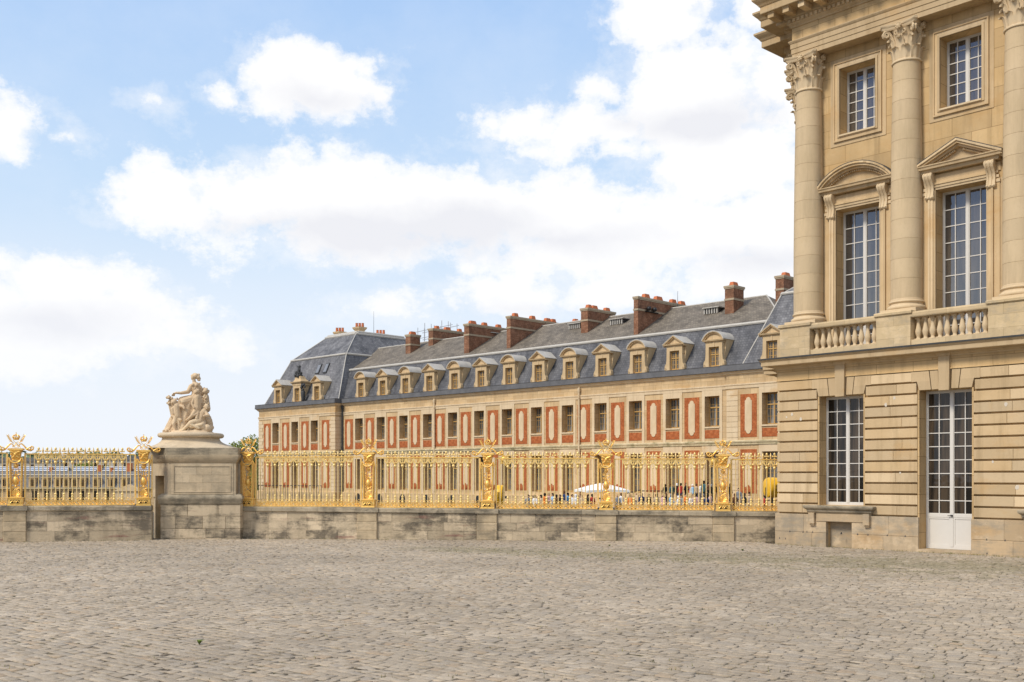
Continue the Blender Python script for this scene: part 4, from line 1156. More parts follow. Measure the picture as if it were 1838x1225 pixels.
# ---- gilded pillar
def pillar():
    root = empty('gilded_pillar', (0, 0, 0))
    m = MB(); m.loft([[(x * e, y * e * .8, z) for x, y in ((-.27, -.27), (.27, -.27), (.27, .27), (-.27, .27))] for e, z in ((1.0, .0), (1.0, .035), (.93, .05), (.93, .22), (.97, .235), (1.04, .25), (1.04, .28))])
    m.build('base', G, root)
    m = MB(); m.box(-.18, .18, -.215, -.2, .085, .19); m.build('base_opening', plain('old_bronze', (.10, .055, .02), .5, .4, .6), root)
    m = MB()
    for s in (-1, 1): m.tube([(s * .16, -.217, .10), (s * .09, -.222, .17), (s * .03, -.222, .12), (0, -.225, .16)], .018, 6); m.box(s * .18 - .018, s * .18 + .018, -.222, -.205, .07, .205)
    m.tube([(.05 * math.cos(t), -.222, .13 + .04 * math.sin(t)) for t in np.linspace(0, 6.2, 10)], .014, 5)
    m.build('scroll_ornament', G, root, 50)
    m = MB()
    for s in (-1, 1):   # tapering side panels, wider at the top
        m.add([(s * .155, -.14, .28), (s * .19, -.14, .28), (s * .19, .14, .28), (s * .155, .14, .28), (s * .185, -.16, 1.52), (s * .225, -.16, 1.52), (s * .225, .16, 1.52), (s * .185, .16, 1.52)],
              [(0, 3, 2, 1), (4, 5, 6, 7), (0, 1, 5, 4), (1, 2, 6, 5), (2, 3, 7, 6), (3, 0, 4, 7)])
    m.box(-.21, .21, -.15, .15, 1.50, 1.545); m.box(-.19, .19, -.14, .14, .28, .31)
    for s in (-1, 1): m.box(s * .300 - .02, s * .300 + .02, -.02, .02, .28, 1.76)
    m.build('shaft_frame', G, root)
    m = MB(); m.lathe([(.02, .62), (.05, .66), (.03, .70), (.09, .80), (.105, .88), (.08, .95), (.035, .99), (.05, 1.02), (.055, 1.06), (.02, 1.09), (.03, 1.13), (.008, 1.19)], (0, -.06, 0), 12)
    for s in (-1, 1): m.tube([(s * .05, -.06, 1.0), (s * .13, -.06, .99), (s * .145, -.06, .90), (s * .09, -.06, .78), (s * .03, -.06, .68)], [.012, .018, .018, .016, .012], 6)
    for zc, r_ in ((.47, .045), (.64, .04), (.76, .03), (1.10, .04), (1.22, .045)):
        for s in (-1, 1):
            m.tube([(s * (.105 + (r_ - .003 * q) * math.cos(q * .62 + 2.2)), -.09, zc + (r_ - .003 * q) * math.sin(q * .62 + 2.2)) for q in range(12)], .013, 5)
            m.tube([(s * .02, -.08, zc - .05), (s * .07, -.09, zc - .06), (s * .13, -.09, zc - .03)], .012, 5)
    m.build('urn_ornament', G, root, 50)
    m = MB()
    for k in range(9):
        t = math.pi * (.05 + .9 * k / 8); m.capsule((0, -.05, .36), (.13 * math.cos(t), -.08, .36 + .19 * math.sin(t)), .022, .030, 6)
    for s in (-1, 1):
        m.tube([(0, -.06, .56), (s * .07, -.07, .60), (s * .12, -.06, .56), (s * .10, -.05, .50), (s * .06, -.06, .52)], .017, 5)
        m.tube([(s * .02, -.06, .62), (s * .08, -.07, .66), (s * .12, -.06, .63)], .016, 5); m.tube([(0, -.05, .31), (s * .09, -.07, .33), (s * .13, -.06, .40)], .018, 5)
    m.build('palmette_ornament', G, root, 50)
    m = MB(); m.ball((0, -.07, 1.34), .055, 9, 7)
    for k in range(12):
        t = k * math.pi / 6; r = .125 if k % 2 else .10; m.capsule((.05 * math.cos(t), -.06, 1.34 + .05 * math.sin(t)), (r * math.cos(t), -.06, 1.34 + r * math.sin(t)), .020, .008, 5)
    m.tube([(0, -.05, 1.46), (0, -.05, 1.19)], .014, 5)
    m.build('sun_ornament', G, root, 50)
    m = MB()
    for s in (-1, 1):   # garland under the capital
        m.tube([(s * .20, -.17, 1.60), (s * .17, -.19, 1.51), (s * .09, -.20, 1.455), (0, -.205, 1.44)], [.016, .024, .027, .028], 7)
        m.tube([(s * .22, -.15, 1.62), (s * .26, -.15, 1.52), (s * .245, -.15, 1.42)], [.03, .028, .012], 6)
    m.build('garland', G, root, 50)
    m = MB(); m.loft([[(x * e, y * e, z) for x, y in ((-.15, -.13), (0, -.17), (.15, -.13), (.17, 0), (.15, .13), (0, .17), (-.15, .13), (-.17, 0))] for e, z in ((.75, 1.545), (.95, 1.60), (1.0, 1.68), (1.15, 1.80), (1.42, 1.86), (1.2, 1.87))])
    m.ball((0, -.17, 1.73), .062, 9, 7, (1, .9, 1.2)); m.ball((0, -.23, 1.72), .02, 6, 5)
    for s in (-1, 1):
        m.capsule((s * .04, -.18, 1.79), (s * .15, -.19, 1.82), .04, .028, 7); m.capsule((s * .05, -.18, 1.66), (s * .13, -.16, 1.60), .035, .02, 7); m.ball((s * .14, -.16, 1.72), .035, 7, 5)
    m.box(-.265, .265, -.20, .20, 1.868, 1.90); m.box(-.25, .25, -.185, .185, 1.90, 1.93)
    m.build('capital', G, root, 40)
    for s in (-1, 1):
        m = MB(); pts = [(s * (.17 + .055 * math.cos(t)), 0, 2.03 + .055 * math.sin(t)) for t in np.linspace(4.4, 0.4 if False else -1.2 + 1.9, 8)]
        pts = [(s * .13, 0, 1.985), (s * .10, 0, 2.03), (s * .13, 0, 2.075), (s * .19, 0, 2.085), (s * .26, 0, 2.03), (s * .33, 0, 1.95), (s * .41, 0, 1.885), (s * .50, 0, 1.86), (s * .58, 0, 1.90), (s * .60, 0, 1.97), (s * .545, 0, 2.0), (s * .505, 0, 1.96), (s * .54, 0, 1.93)]
        m.tube(pts, [.014, .017, .020, .023, .026, .029, .032, .032, .029, .025, .022, .018, .012], 7)
        for q in range(7):
            t = q * .9; m.ball((s * (.545 + .055 * math.cos(t)), -.03, 1.94 + .055 * math.sin(t)), .026, 6, 5)
        m.capsule((s * .36, -.02, 1.90), (s * .47, -.03, 1.97), .03, .018, 6)
        m.build('scroll_bracket', G, root, 60)
    m = MB()
    m.lathe([(.095, 2.215), (.105, 2.23), (.105, 2.255), (.095, 2.265), (.085, 2.24)], (0, 0, 0), 14, cap=False)
    for k in range(8):
        t = k * math.pi / 4; r = .10; m.tube([(r * math.cos(t), r * math.sin(t), 2.26), (.135 * math.cos(t), .135 * math.sin(t), 2.32), (.09 * math.cos(t), .09 * math.sin(t), 2.375), (0, 0, 2.385)], .014, 5)
        m.ball((.105 * math.cos(t + .39), .105 * math.sin(t + .39), 2.285), .024, 6, 5)
    m.ball((0, 0, 2.405), .026, 7, 6); m.box(-.007, .007, -.007, .007, 2.42, 2.48); m.box(-.02, .02, -.006, .006, 2.448, 2.46)
    m.build('crown', G, root, 50)
    m = MB()
    for s in (-1, 1):
        m.tube([(s * .16, -.01 * s, 1.94), (-s * .10, -.01 * s, 2.20)], .010, 5); m.tube([(s * .07, .02, 1.94), (s * .10, .02, 2.02), (s * .04, .02, 2.08), (0, .02, 2.13)], .009, 5)
    m.tube([(.06 * math.cos(t), 0, 2.0 + .05 * math.sin(t)) for t in np.linspace(0, 6.28, 10)], .012, 5)
    m.build('crossed_sceptres', GB, root, 50)
    for s in (-1, 1):
        m = MB(); st = [(s * .08, 0, 2.10), (s * .17, 0, 2.17), (s * .25, 0, 2.26), (s * .285, 0, 2.35), (s * .255, 0, 2.41)]
        m.tube(st, [.012, .018, .02, .016, .006], 5)
        for q in range(6):
            x, y, z = Vector(st[1]).lerp(Vector(st[3]), q / 5) if q < 6 else st[3]
            m.capsule((x, 0, z), (x + s * .06, -.01, z - .015 + .02 * q * .5), .016, .005, 5); m.capsule((x, 0, z), (x - s * .035, -.01, z + .055), .015, .005, 5)
        m.build('palm_branch', G, root, 60)
    return root


pl0 = pillar(); first = True
PLAB = {29: 'gilded crowned pillar farthest left, alone against the pale sky', 258: 'gilded crowned pillar touching the left side of the sculpture pedestal', 446: 'gilded crowned pillar just right of the sculpture pedestal, in front of the green tree',
        662: 'gilded crowned pillar in front of the inner corner of the brick corner pavilion', 875.5: 'gilded crowned pillar beside the golden star emblem and the yellow drum lamp', 1088: 'gilded crowned pillar in front of the white parasol', 1297.5: 'gilded crowned pillar nearest the stone palace'}
for ln, pxs, ts in ((LL, PXL[1:], TL[1:]), (LR, PXR, TR)):
    for px, t in zip(pxs, ts):
        o = pl0 if first else copy_tree(pl0); first = False
        o.location = ln.p(t); o.rotation_euler.z = ln.rz; o.scale = (.9, .9, 1)
        tag(o, PLAB[px], 'pillar', 'gilded pillars of the fence')
fence(LL, TL[0], TL[1], 'gilded fence section at the far left edge of the photo, cut off by the frame')
fence(LL, TL[1], TL[2], 'gilded fence section against the sky with the distant grey slate building behind it')
FL = ['gilded fence section in front of the brick corner pavilion, starting at the sculpture pedestal', 'gilded fence section between the pavilion corner and the pillar with the golden star emblem', 'gilded fence section with the yellow drum lamp behind its left end', 'gilded fence section with the standing group of visitors behind it']
for k in range(4): fence(LR, TR[k], TR[k + 1], FL[k])
fence(LR, TR[4], LR.t(1395) + .35, 'short gilded fence section running into the corner of the stone palace', .30, .05)
for o in (spear, fleur, plainbar): bpy.data.objects.remove(o, do_unlink=True)

# ------------------------------------------------------------------ sculpture pedestal
PX0, PZ0 = -10.86, 36.95
ped = empty('sculpture_pedestal', (PX0, PZ0, 0), 0, 'massive stone pedestal with canted corners and a bell shaped top, carrying the sculpture group', 'pedestal')
def dplan(e, notch=False):
    a, b = Vector((-1.14, 0)), Vector((-2.05, .95)); d = b - a; n = Vector((.722, .692))
    L = [(-1.14 - e * .4, -e)]
    q = [(1.22 + e, -e), (1.10 + e, .95), (1.02 + e, 2.6 + e), (-2.05 - e, 2.6 + e), (-2.05 - e, .95 - e * .4)]
    if notch:
        p = [a + d * .76, a + d * .76 + n * .35, a + d * .24 + n * .35, a + d * .24]
        return L + q + [tuple(x) for x in p]
    return L + q
def plan(hw, e, dback=2.6):
    return [(-1.42 - e, -e), (1.38 + e, -e), (1.24 + e, .95), (1.12 + e, dback + e), (-1.1 - e, dback + e), (-1.42 - e, .28)]
def plan_old(hw, e, dback=2.6):   # front at y=0
    return [(-hw - e, .55 - e), (-hw + .0 - e * .4 - .0 + .38 - .38, .55 - e)] if False else [(-hw - .62 - e, .95), (-hw - e, -e), (hw + .07 + e, -e), (hw + .2 + e, .95), (hw + .2 + e, dback + e), (-hw - .62 - e, dback + e)]
b = MB()
for z0, z1 in ((-.3, .03), (.03, .36), (.365, .80), (.805, 1.22)):
    x = -1.42
    while x < 1.34:
        e = x + rnd.uniform(.5, 1.2)
        if 1.34 - e < .4: e = 1.38
        e = min(e, 1.38); b.cbox(x + .003, e - .003, 0, .4, z0 + .003, z1 - .003, .012); x = e
b.prism_xy(plan(1.40, -.03), -.3, 1.22)
b.build('plinth', M['wall'], ped)
b = MB(); b.loft([[(x, y, z) for x, y in plan(1.25, e)] for e, z in ((.01, 1.221), (.04, 1.25), (.045, 1.36), (.075, 1.40), (.08, 1.46), (.05, 1.52), (.0, 1.56), (-.04, 1.585))]); b.build('base_moulding', M['coping'], ped, 50)
b = MB(); b.loft([[(x, y, z) for x, y in dplan(-.08 if z < 1.45 else 0, True)] for z in (-.3, 1.44, 1.46, 2.22)], cap=False); b.loft([[(x, y, z) for x, y in dplan(0)] for z in (2.2201, 2.68)])
b.build('dado_core', M['pedestal'], ped)
b = MB()
for z0, z1 in ((1.68, 1.97), (1.975, 2.24), (2.245, 2.54)):
    x = -.92
    while x < 1.02:
        e = x + rnd.uniform(.45, .9)
        if 1.02 - e < .35: e = 1.02
        e = min(e, 1.02); b.box(x + .002, e - .002, -.012, .05, z0 + .002, z1 - .002); x = e
b.build('panel', M['pedestal'], ped)
b = MB(); ring_frame(b, -.92, 1.02, 1.68, 2.54, .03, -.03, .02); ring_frame(b, -.95, 1.05, 1.65, 2.57, .08, -.012, .02); b.build('panel_frame', M['pedestal'], ped)
b = MB(); b.loft([[(x, y, z) for x, y in dplan(e)] for e, z in ((.001, 2.66), (.03, 2.68), (.05, 2.74), (.10, 2.80), (.13, 2.92), (.13, 2.95))]); b.build('cornice', M['pedestal'], ped, 40)
b = MB(); b.loft([[(x, y, z) for x, y in dplan(e)] for e, z in ((.09, 2.951), (.10, 3.18), (.07, 3.20))]); b.build('top_slab', M['coping'], ped)
# bell shaped plinth of the group, centred a little to the left
bc = -.72; b = MB()
def oval(hx, hy, cx, cy, n=48, sq=2.6): return [(cx + hx * math.copysign(abs(math.cos(t)) ** (2 / sq), math.cos(t)), cy + hy * math.copysign(abs(math.sin(t)) ** (2 / sq), math.sin(t))) for t in np.linspace(0, 2 * math.pi, n, endpoint=False)]
rings = []
for q in range(12):
    t = q / 11; z = 3.19 + .40 * t; k = (1 - t) ** 2.6
    rings.append([(x, y, z) for x, y in oval(.98 + .62 * k, .90 + .40 * k, bc + .20 * k, 1.25, sq=2.4 + 4.5 * k)])
b.loft(rings); b.build('bell_plinth', M['pedestal_top'], ped, 60)
b = MB(); b.loft([[(x, y, z) for x, y in oval(1.03 + .09 * math.cos(t), .95 + .09 * math.cos(t), bc, 1.25)] for t, z in [(u, 3.665 + .085 * math.sin(u)) for u in np.linspace(-1.5, 1.5, 9)]]); b.build('torus', M['pedestal_top'], ped, 60)
# ------------------------------------------------------------------ sculpture group
st = empty('sculpture_group', at(343.7, 38.2, z=3.70), 0, 'pale carved stone group of a seated woman with outstretched arm among children', 'sculpture')
Q = .00234
def P(zx, zy, y=0.0): return ((zx - 470) * Q, y, (1045 - zy) * Q * 1.03 + .06)
def figure(name, caps, balls, vox=.022, sm=3, disp=0.0):
    vox, sm = .0155, 2
    m = MB()
    for a, c, ra, rb in caps: m.capsule(P(*a), P(*c), ra * 1.12, rb * 1.12, 10)
    for c, r, *sc in balls: m.ball(P(*c), r, 10, 8, sc[0] if sc else (1, 1, 1))
    return remeshed(m, name, M['statue'], st, vox, sm, disp, .12)
rr = random.Random(2)
def curls(cx, cy, y, r, n, s=.04): return [((cx + rr.uniform(-1, 1) * r / Q, cy + rr.uniform(-1, 1) * r / Q, y + rr.uniform(-.6, .6) * r), s * rr.uniform(.7, 1.2)) for _ in range(n)]
figure('seated_woman_figure', [((505, 245, 0), (520, 330, .02), .055, .07), ((490, 345, 0), (575, 360, .06), .10, .10), ((530, 350, .02), (535, 440, .03), .155, .13), ((535, 440, .03), (545, 540, .05), .14, .20),
    ((470, 350, -.03), (432, 432, -.10), .085, .066), ((432, 432, -.10), (330, 452, -.16), .064, .052), ((330, 452, -.16), (255, 450, -.2), .05, .036), ((255, 450, -.2), (205, 470, -.2), .036, .022),
    ((215, 465, -.22), (190, 492, -.22), .014, .010), ((225, 462, -.2), (200, 500, -.2), .014, .01), ((235, 460, -.18), (215, 502, -.18), .014, .01), ((240, 458, -.17), (232, 500, -.16), .013, .009), ((245, 452, -.22), (215, 455, -.26), .012, .009),
    ((590, 370, .1), (640, 470, .14), .08, .06), ((540, 545, 0), (390, 590, -.30), .19, .14), ((390, 590, -.30), (370, 860, -.25), .13, .08), ((545, 545, .05), (330, 560, .0), .19, .14), ((330, 560, 0), (250, 820, -.05), .13, .09)],
    [((500, 205, 0), .105, (.85, .9, 1.15)), ((468, 215, -.0), .022), ((474, 235, 0), .03), ((470, 185, 0), .035), ((540, 190, 0), .10), ((575, 215, .0), .075), ((590, 250, .0), .05), ((595, 300, .02), .035), ((605, 345, .02), .035), ((505, 330, -.12), .07), ((560, 335, -.10), .065)] + curls(548, 190, 0, .085, 18, .036) + curls(585, 240, .02, .05, 8, .032), .02, 2)
cl = [((450, 620, -.1), (330, 1010, -.1), .24, .34), ((330, 620, -.05), (150, 1030, -.05), .16, .22), ((560, 600, .1), (560, 1010, .1), .26, .34), ((250, 760, -.1), (90, 1050, -.1), .10, .12)]
for k in range(9):
    x0 = 300 + k * 26; cl.append(((x0 + 60, 640 + 10 * (k % 3), -.26), (x0 - 150 + k * 26, 1030, -.36 + .03 * (k % 2)), .035, .055))
figure('drapery', cl, [((120, 1030, -.1), .12, (1.6, 1, .6)), ((740, 985, .0), .15), ((760, 960, .05), .12)], .026, 2, .03)
figure('child_figure', [((300, 650, -.42), (310, 800, -.40), .105, .125), ((275, 660, -.42), (235, 700, -.48), .05, .045), ((235, 700, -.48), (262, 770, -.5), .045, .035), ((340, 650, -.42), (400, 660, -.45), .055, .05), ((400, 660, -.45), (425, 690, -.48), .05, .035),
    ((290, 820, -.42), (265, 920, -.5), .085, .062), ((265, 920, -.5), (290, 1030, -.46), .06, .042), ((330, 820, -.4), (335, 930, -.42), .085, .062), ((335, 930, -.42), (330, 1030, -.42), .058, .045), ((285, 1035, -.52), (290, 1032, -.42), .04, .04), ((225, 800, -.4), (370, 860, -.48), .05, .045)],
    [((262, 595, -.44), .105), ((242, 605, -.53), .03)] + curls(270, 570, -.42, .10, 16, .04), .02, 2)
figure('child_figure', [((600, 520, -.30), (600, 680, -.28), .105, .13), ((555, 530, -.32), (525, 620, -.38), .055, .045), ((525, 620, -.38), (565, 680, -.42), .045, .035), ((640, 520, -.28), (640, 620, -.3), .055, .045), ((590, 700, -.30), (530, 800, -.42), .09, .065), ((530, 800, -.42), (450, 870, -.42), .06, .04),
    ((620, 700, -.28), (600, 830, -.38), .085, .06), ((490, 500, -.15), (430, 590, -.12), .04, .07), ((520, 500, -.15), (455, 600, -.10), .04, .06), ((450, 590, -.12), (460, 690, -.15), .05, .03)],
    [((590, 440, -.30), .10), ((578, 455, -.39), .03)] + curls(592, 420, -.28, .09, 16, .038), .02, 2)
figure('child_figure', [((680, 500, .10), (690, 680, .10), .10, .13), ((640, 520, .1), (620, 620, .0), .05, .05)], [((682, 420, .05), .105), ((655, 430, -.02), .04)] + curls(690, 410, .06, .10, 14, .04) + curls(680, 510, .0, .06, 8, .035), .022, 2)
figure('seated_boy_figure', [((690, 735, -.25), (640, 850, -.25), .115, .13), ((715, 735, -.28), (770, 790, -.34), .065, .055), ((770, 790, -.34), (720, 800, -.46), .05, .038), ((650, 740, -.3), (560, 790, -.42), .055, .045), ((560, 790, -.42), (450, 860, -.45), .042, .03), ((630, 870, -.28), (520, 900, -.45), .12, .085), ((520, 900, -.45), (390, 1015, -.45), .075, .04),
    ((660, 880, -.2), (690, 960, -.35), .12, .09), ((690, 960, -.35), (580, 1015, -.42), .07, .045), ((390, 1020, -.5), (350, 1010, -.45), .04, .03), ((520, 960, -.45), (680, 930, -.42), .05, .06), ((530, 930, -.5), (640, 985, -.45), .04, .05)],
    [((735, 660, -.25), .105), ((775, 675, -.28), .03), ((745, 690, -.33), .03), ((740, 985, -.25), .16), ((700, 1000, -.3), .12)] + curls(735, 640, -.25, .10, 12, .036), .02, 2)
m = MB()
for k in range(22): m.ball(P(165 + rr.uniform(-35, 45), 560 + rr.uniform(-70, 70), -.25 + rr.uniform(-.1, .1)), rr.uniform(.035, .06), 7, 5)
m.capsule(P(190, 620, -.2), P(240, 800, -.2), .12, .14)
m.build('flower_garland', M['statue'], st, 60); m = MB()
for k in range(16): m.ball(P(150 + rr.uniform(-60, 70), 1040 + rr.uniform(-20, 40), -.45 + rr.uniform(-.1, .1)), rr.uniform(.03, .06), 7, 5)
m.build('flower_garland', M['statue'], st, 60)
m = MB()
m.ball(P(440, 1075, 0), .52, 18, 10, (1.85, 1.55, .36)); m.ball(P(600, 1050, -.1), .38, 14, 8, (1.3, 1.3, .4)); m.ball(P(640, 900, .2), .32, 12, 8, (1, 1, 1.2)); m.ball(P(300, 1060, -.2), .36, 14, 8, (1.4, 1.2, .4))
remeshed(m, 'rock_base', M['statue'], st, .04, 3, .06, .25)


# ------------------------------------------------------------------ ground
t = NT('ground_dirt'); v = t.coord(kind='Object')
c = t.mix(t.ramp(t.noise(v, 9, 6, .75), [(.46, 0), (.62, 1)]), (.04, .032, .024), t.mix(t.noise(v, 1.2, 6, .7), (.17, .14, .10), (.36, .30, .225)))
c = t.mix(t.math('MULTIPLY', t.ramp(t.noise(v, .45, 5, .6), [(.5, 0), (.66, 1)]), .55), c, (.13, .13, .05))
t.bump(t.noise(v, 18, 5), .6, .03); M['dirt'] = t.fin(c, .95, .1)
b = MB(); xs = [-4000, -300, -120, -60, -20, 20, 60, 200, 4000]
ys = [(-300, -.045), (0, -.011), (20, -.011), (37.9, -.011), (38.1, -1.3), (80, -1.3), (112, -1.6), (150, -3.2), (250, -9), (700, -10), (6000, -10)]
b.v = [(x, y, z) for y, z in ys for x in xs]
nx = len(xs); b.f = [(j * nx + i, j * nx + i + 1, (j + 1) * nx + i + 1, (j + 1) * nx + i) for j in range(len(ys) - 1) for i in range(nx - 1)]
tag(b.build('ground', M['dirt']), None, None, None, 'structure')

# stone setts, one mesh of real blocks
t = NT('sett_stone'); v = t.coord(kind='Object'); r = t.island()
c = t.ramp(r, [(0, (.29, .24, .18)), (.2, (.42, .35, .265)), (.45, (.37, .31, .235)), (.66, (.49, .415, .32)), (.8, (.34, .295, .24)), (.92, (.46, .38, .28)), (1, (.39, .295, .20))])
c = t.mix(1.0, c, t.ramp(t.noise(v, .16, 4, .6), [(.3, .72), (.68, 1.14)]), 'MULTIPLY')
c = t.mix(t.math('MULTIPLY', t.ramp(t.noise(v, .55, 5, .65), [(.5, 0), (.72, 1)]), .35), c, (.25, .22, .175))
c = t.mix(t.math('MULTIPLY', t.ramp(t.noise(v, 22, 5, .7), [(.45, 0), (.65, 1)]), .42), c, (.20, .165, .12))
c = t.mix(t.math('MULTIPLY', t.ramp(t.noise(v, 55, 4, .7), [(.52, 0), (.68, 1)]), .35), c, (.58, .51, .41))
sx = t.n('ShaderNodeSeparateXYZ'); t.l(v, sx.inputs[0])
dist = t.math('ABSOLUTE', t.math('SUBTRACT', t.math('ADD', t.math('MULTIPLY', sx.outputs[0], .414), t.math('MULTIPLY', sx.outputs[1], .91)), 28.15))
wd = t.n('ShaderNodeMapRange'); t.l(sx.outputs[0], wd.inputs[0]); wd.inputs[1].default_value = -4; wd.inputs[2].default_value = 10; wd.inputs[3].default_value = 1.4; wd.inputs[4].default_value = 6.5
band = t.math('SUBTRACT', 1.0, t.math('DIVIDE', dist, wd.outputs[0]))
mo = t.ramp(t.math('ADD', band, t.math('MULTIPLY', t.math('SUBTRACT', t.noise(v, 1.3, 7, .78), .60), 4.2)), [(.05, 0), (.55, 1)])
mo = t.math('MULTIPLY', mo, t.ramp(t.math('MULTIPLY', t.math('ADD', sx.outputs[0], 4.0), .5), [(0, 0), (1, 1)]))
c = t.mix(t.math('MULTIPLY', mo, .58), c, (.19, .17, .095))
t.bump(t.math('ADD', t.math('MULTIPLY', t.noise(v, 14, 5, .7), .5), t.noise(v, 60, 4, .7)), .5, .018); M['sett'] = t.fin(c, .8, .3)
rg = np.random.default_rng(4)
ang = math.radians(-40); ca, sa = math.cos(ang), math.sin(ang)
RW = .150
V = []; rowv = np.arange(-32, 62, RW)
for rv in rowv:
    L = rg.uniform(.13, .25, 620); e = np.cumsum(L) - 58 - rg.uniform(0, .3)
    x0 = e[:-1]; x1 = e[1:]
    cxm = (x0 + x1) / 2; wob = .05 * np.sin(cxm * .21 + rv * .3) + .03 * np.sin(cxm * .7 + rv)
    cy = rv + wob
    wx = cxm * ca - cy * sa; wy = cxm * sa + cy * ca
    lim = np.where(wx < -10.5, 35.0 + (wx + 18) * .30, 37.5) - .1
    pal_side = -(wx - 8.5977) * .7327 - (wy - 34.3186) * .6806      # distance in front of the palace
    ok = (wy > 8.2) & (wy < np.minimum(lim + .35, 37.3)) & (np.abs(wx) < .53 * wy + 4) & ((pal_side > .02) | (wx < 8.4))
    if not ok.any(): continue
    x0, x1, cy = x0[ok], x1[ok], cy[ok]; n = len(x0)
    g = .012 + rg.uniform(-.009, .010, n); gr = .014 + rg.uniform(-.010, .012, n)
    j = lambda s: rg.uniform(-s, s, n)
    hgt = rg.normal(0, .0035, n); tx, ty = j(.006), j(.006)
    bx0, bx1 = x0 + g * .55 + j(.003), x1 - g * .55 + j(.003); by0, by1 = cy - RW / 2 + gr * .6 + j(.006), cy + RW / 2 - gr * .6 + j(.006)
    ins = .005
    sk = j(.008)
    quad = lambda a, c_, z: np.stack([np.stack([bx0 + a + sk, by0 + a, z - tx - ty], 1), np.stack([bx1 - a + sk, by0 + a, z + tx - ty], 1), np.stack([bx1 - a - sk, by1 - a, z + tx + ty], 1), np.stack([bx0 + a - sk, by1 - a, z - tx + ty], 1)], 1)
    lo = quad(0, 0, hgt - .006); hi = quad(ins, 0, hgt); bt = quad(-.0, 0, hgt * 0 - .06)
    mid = quad(.040, 0, hgt + .001 + j(.002))
    V.append(np.concatenate([bt, lo, hi, mid], 1))
V = np.concatenate(V, 0); N = len(V)
X = V[..., 0] * ca - V[..., 1] * sa; Y = V[..., 0] * sa + V[..., 1] * ca
V = np.stack([X, Y, V[..., 2]], -1).reshape(-1, 3)
fq = []
for k in range(3):
    for i in range(4): fq.append((k * 4 + i, k * 4 + (i + 1) % 4, (k + 1) * 4 + (i + 1) % 4, (k + 1) * 4 + i))
fq.append((12, 13, 14, 15)); fq = np.array(fq)
FQ = (np.arange(N)[:, None, None] * 16 + fq[None]).reshape(-1, 4)
me = bpy.data.meshes.new('cobblestones'); me.vertices.add(len(V)); me.vertices.foreach_set('co', V.astype(np.float32).ravel())
me.loops.add(FQ.size); me.loops.foreach_set('vertex_index', FQ.astype(np.int32).ravel())
me.polygons.add(len(FQ)); me.polygons.foreach_set('loop_start', np.arange(0, FQ.size, 4, dtype=np.int32)); me.polygons.foreach_set('loop_total', np.full(len(FQ), 4, dtype=np.int32))
me.update(calc_edges=True); me.validate(); me.materials.append(M['sett'])
o = bpy.data.objects.new('cobblestones', me); COL.objects.link(o); tag(o, None, None, None, 'structure')

# moss and grass between the setts
t = NT('moss_green'); c = t.ramp(t.island(), [(0, (.10, .11, .03)), (.5, (.20, .19, .055)), (1, (.27, .235, .09))]); M['moss'] = t.fin(c, .9, .1)
g = MB(); rr = random.Random(21)
def tuft(x, y, n, h):
    for _ in range(n):
        a = rr.uniform(0, 6.28); px, py = x + rr.gauss(0, .09), y + rr.gauss(0, .06); w_ = rr.uniform(.004, .009); hh = h * rr.uniform(.5, 1.3); l = rr.uniform(.01, .05)
        dx, dy = math.cos(a), math.sin(a)
        g.add([(px - w_ * dy, py + w_ * dx, -.015), (px + w_ * dy, py - w_ * dx, -.015), (px + l * dx, py + l * dy, hh)], [(0, 1, 2)])
for _ in range(420):   # the green gutter line running towards the palace foot
    s = rr.random() ** .8; px = 740 + s * 900; py = 984 + 12 * (px - 740) / 300 if px < 1040 else 996 + (px - 1040) * .028
    py += rr.gauss(0, 3.2 + 8 * max(0, (px - 900) / 600)); Y_ = F * EYE / max(py - HY, 40)
    if rr.random() < .30 + .7 * (abs(px - 980) < 190): tuft((px - CX) / F * Y_, Y_, rr.randint(4, 10), .038)
for _ in range(150):
    Y_ = rr.uniform(11, 34); X_ = rr.uniform(-.48, .48) * Y_
    if (-(X_ - 8.6) * .7327 - (Y_ - 34.3) * .6806) > .3: tuft(X_, Y_, rr.randint(2, 6), .035)
for _ in range(140):
    u = rr.uniform(0, 8); tuft(8.5977 + .6806 * u - .7327 * .12, 34.3186 - .7327 * u - .6806 * .12, rr.randint(2, 7), .05)
for _ in range(160):
    tt = rr.uniform(0, 1); p = (LR if rr.random() < .65 else LL); q = p.p(tt * p.L, 0); tuft(q.x + .1, q.y - .42 - rr.random() * .1, rr.randint(2, 7), .05)
tag(g.build('grass', M['moss']), None, None, None, 'stuff')
t = plain('weed_green', (.17, .22, .05), .8, .2, var=.3)
for (px, py, lab) in ((358, 1157, 'small green weed growing alone between the cobblestones at the lower left'), (1094, 981, 'small green weed between the cobblestones near the foot of the wall'), (1333, 989, 'small green weed between the cobblestones in front of the palace plinth')):
    Y_ = F * EYE / (py - HY); q = at(px, Y_); m = MB()
    for k in range(14):
        a = rr.uniform(0, 6.28); r = rr.uniform(.03, .08); m.loft([[(.008 * math.cos(a + 1.57), .008 * math.sin(a + 1.57), 0), (-.008 * math.cos(a + 1.57), -.008 * math.sin(a + 1.57), 0)], [(r * .6 * math.cos(a) + .014 * math.cos(a + 1.57), r * .6 * math.sin(a) + .014 * math.sin(a + 1.57), .05), (r * .6 * math.cos(a) - .014 * math.cos(a + 1.57), r * .6 * math.sin(a) - .014 * math.sin(a + 1.57), .05)], [(r * math.cos(a), r * math.sin(a), .055), (r * math.cos(a) + .002, r * math.sin(a), .055)]], cap=False, closed=False)
    o = m.build('weed', t); o.location = q; tag(o, lab, 'weed', 'weeds in the paving')

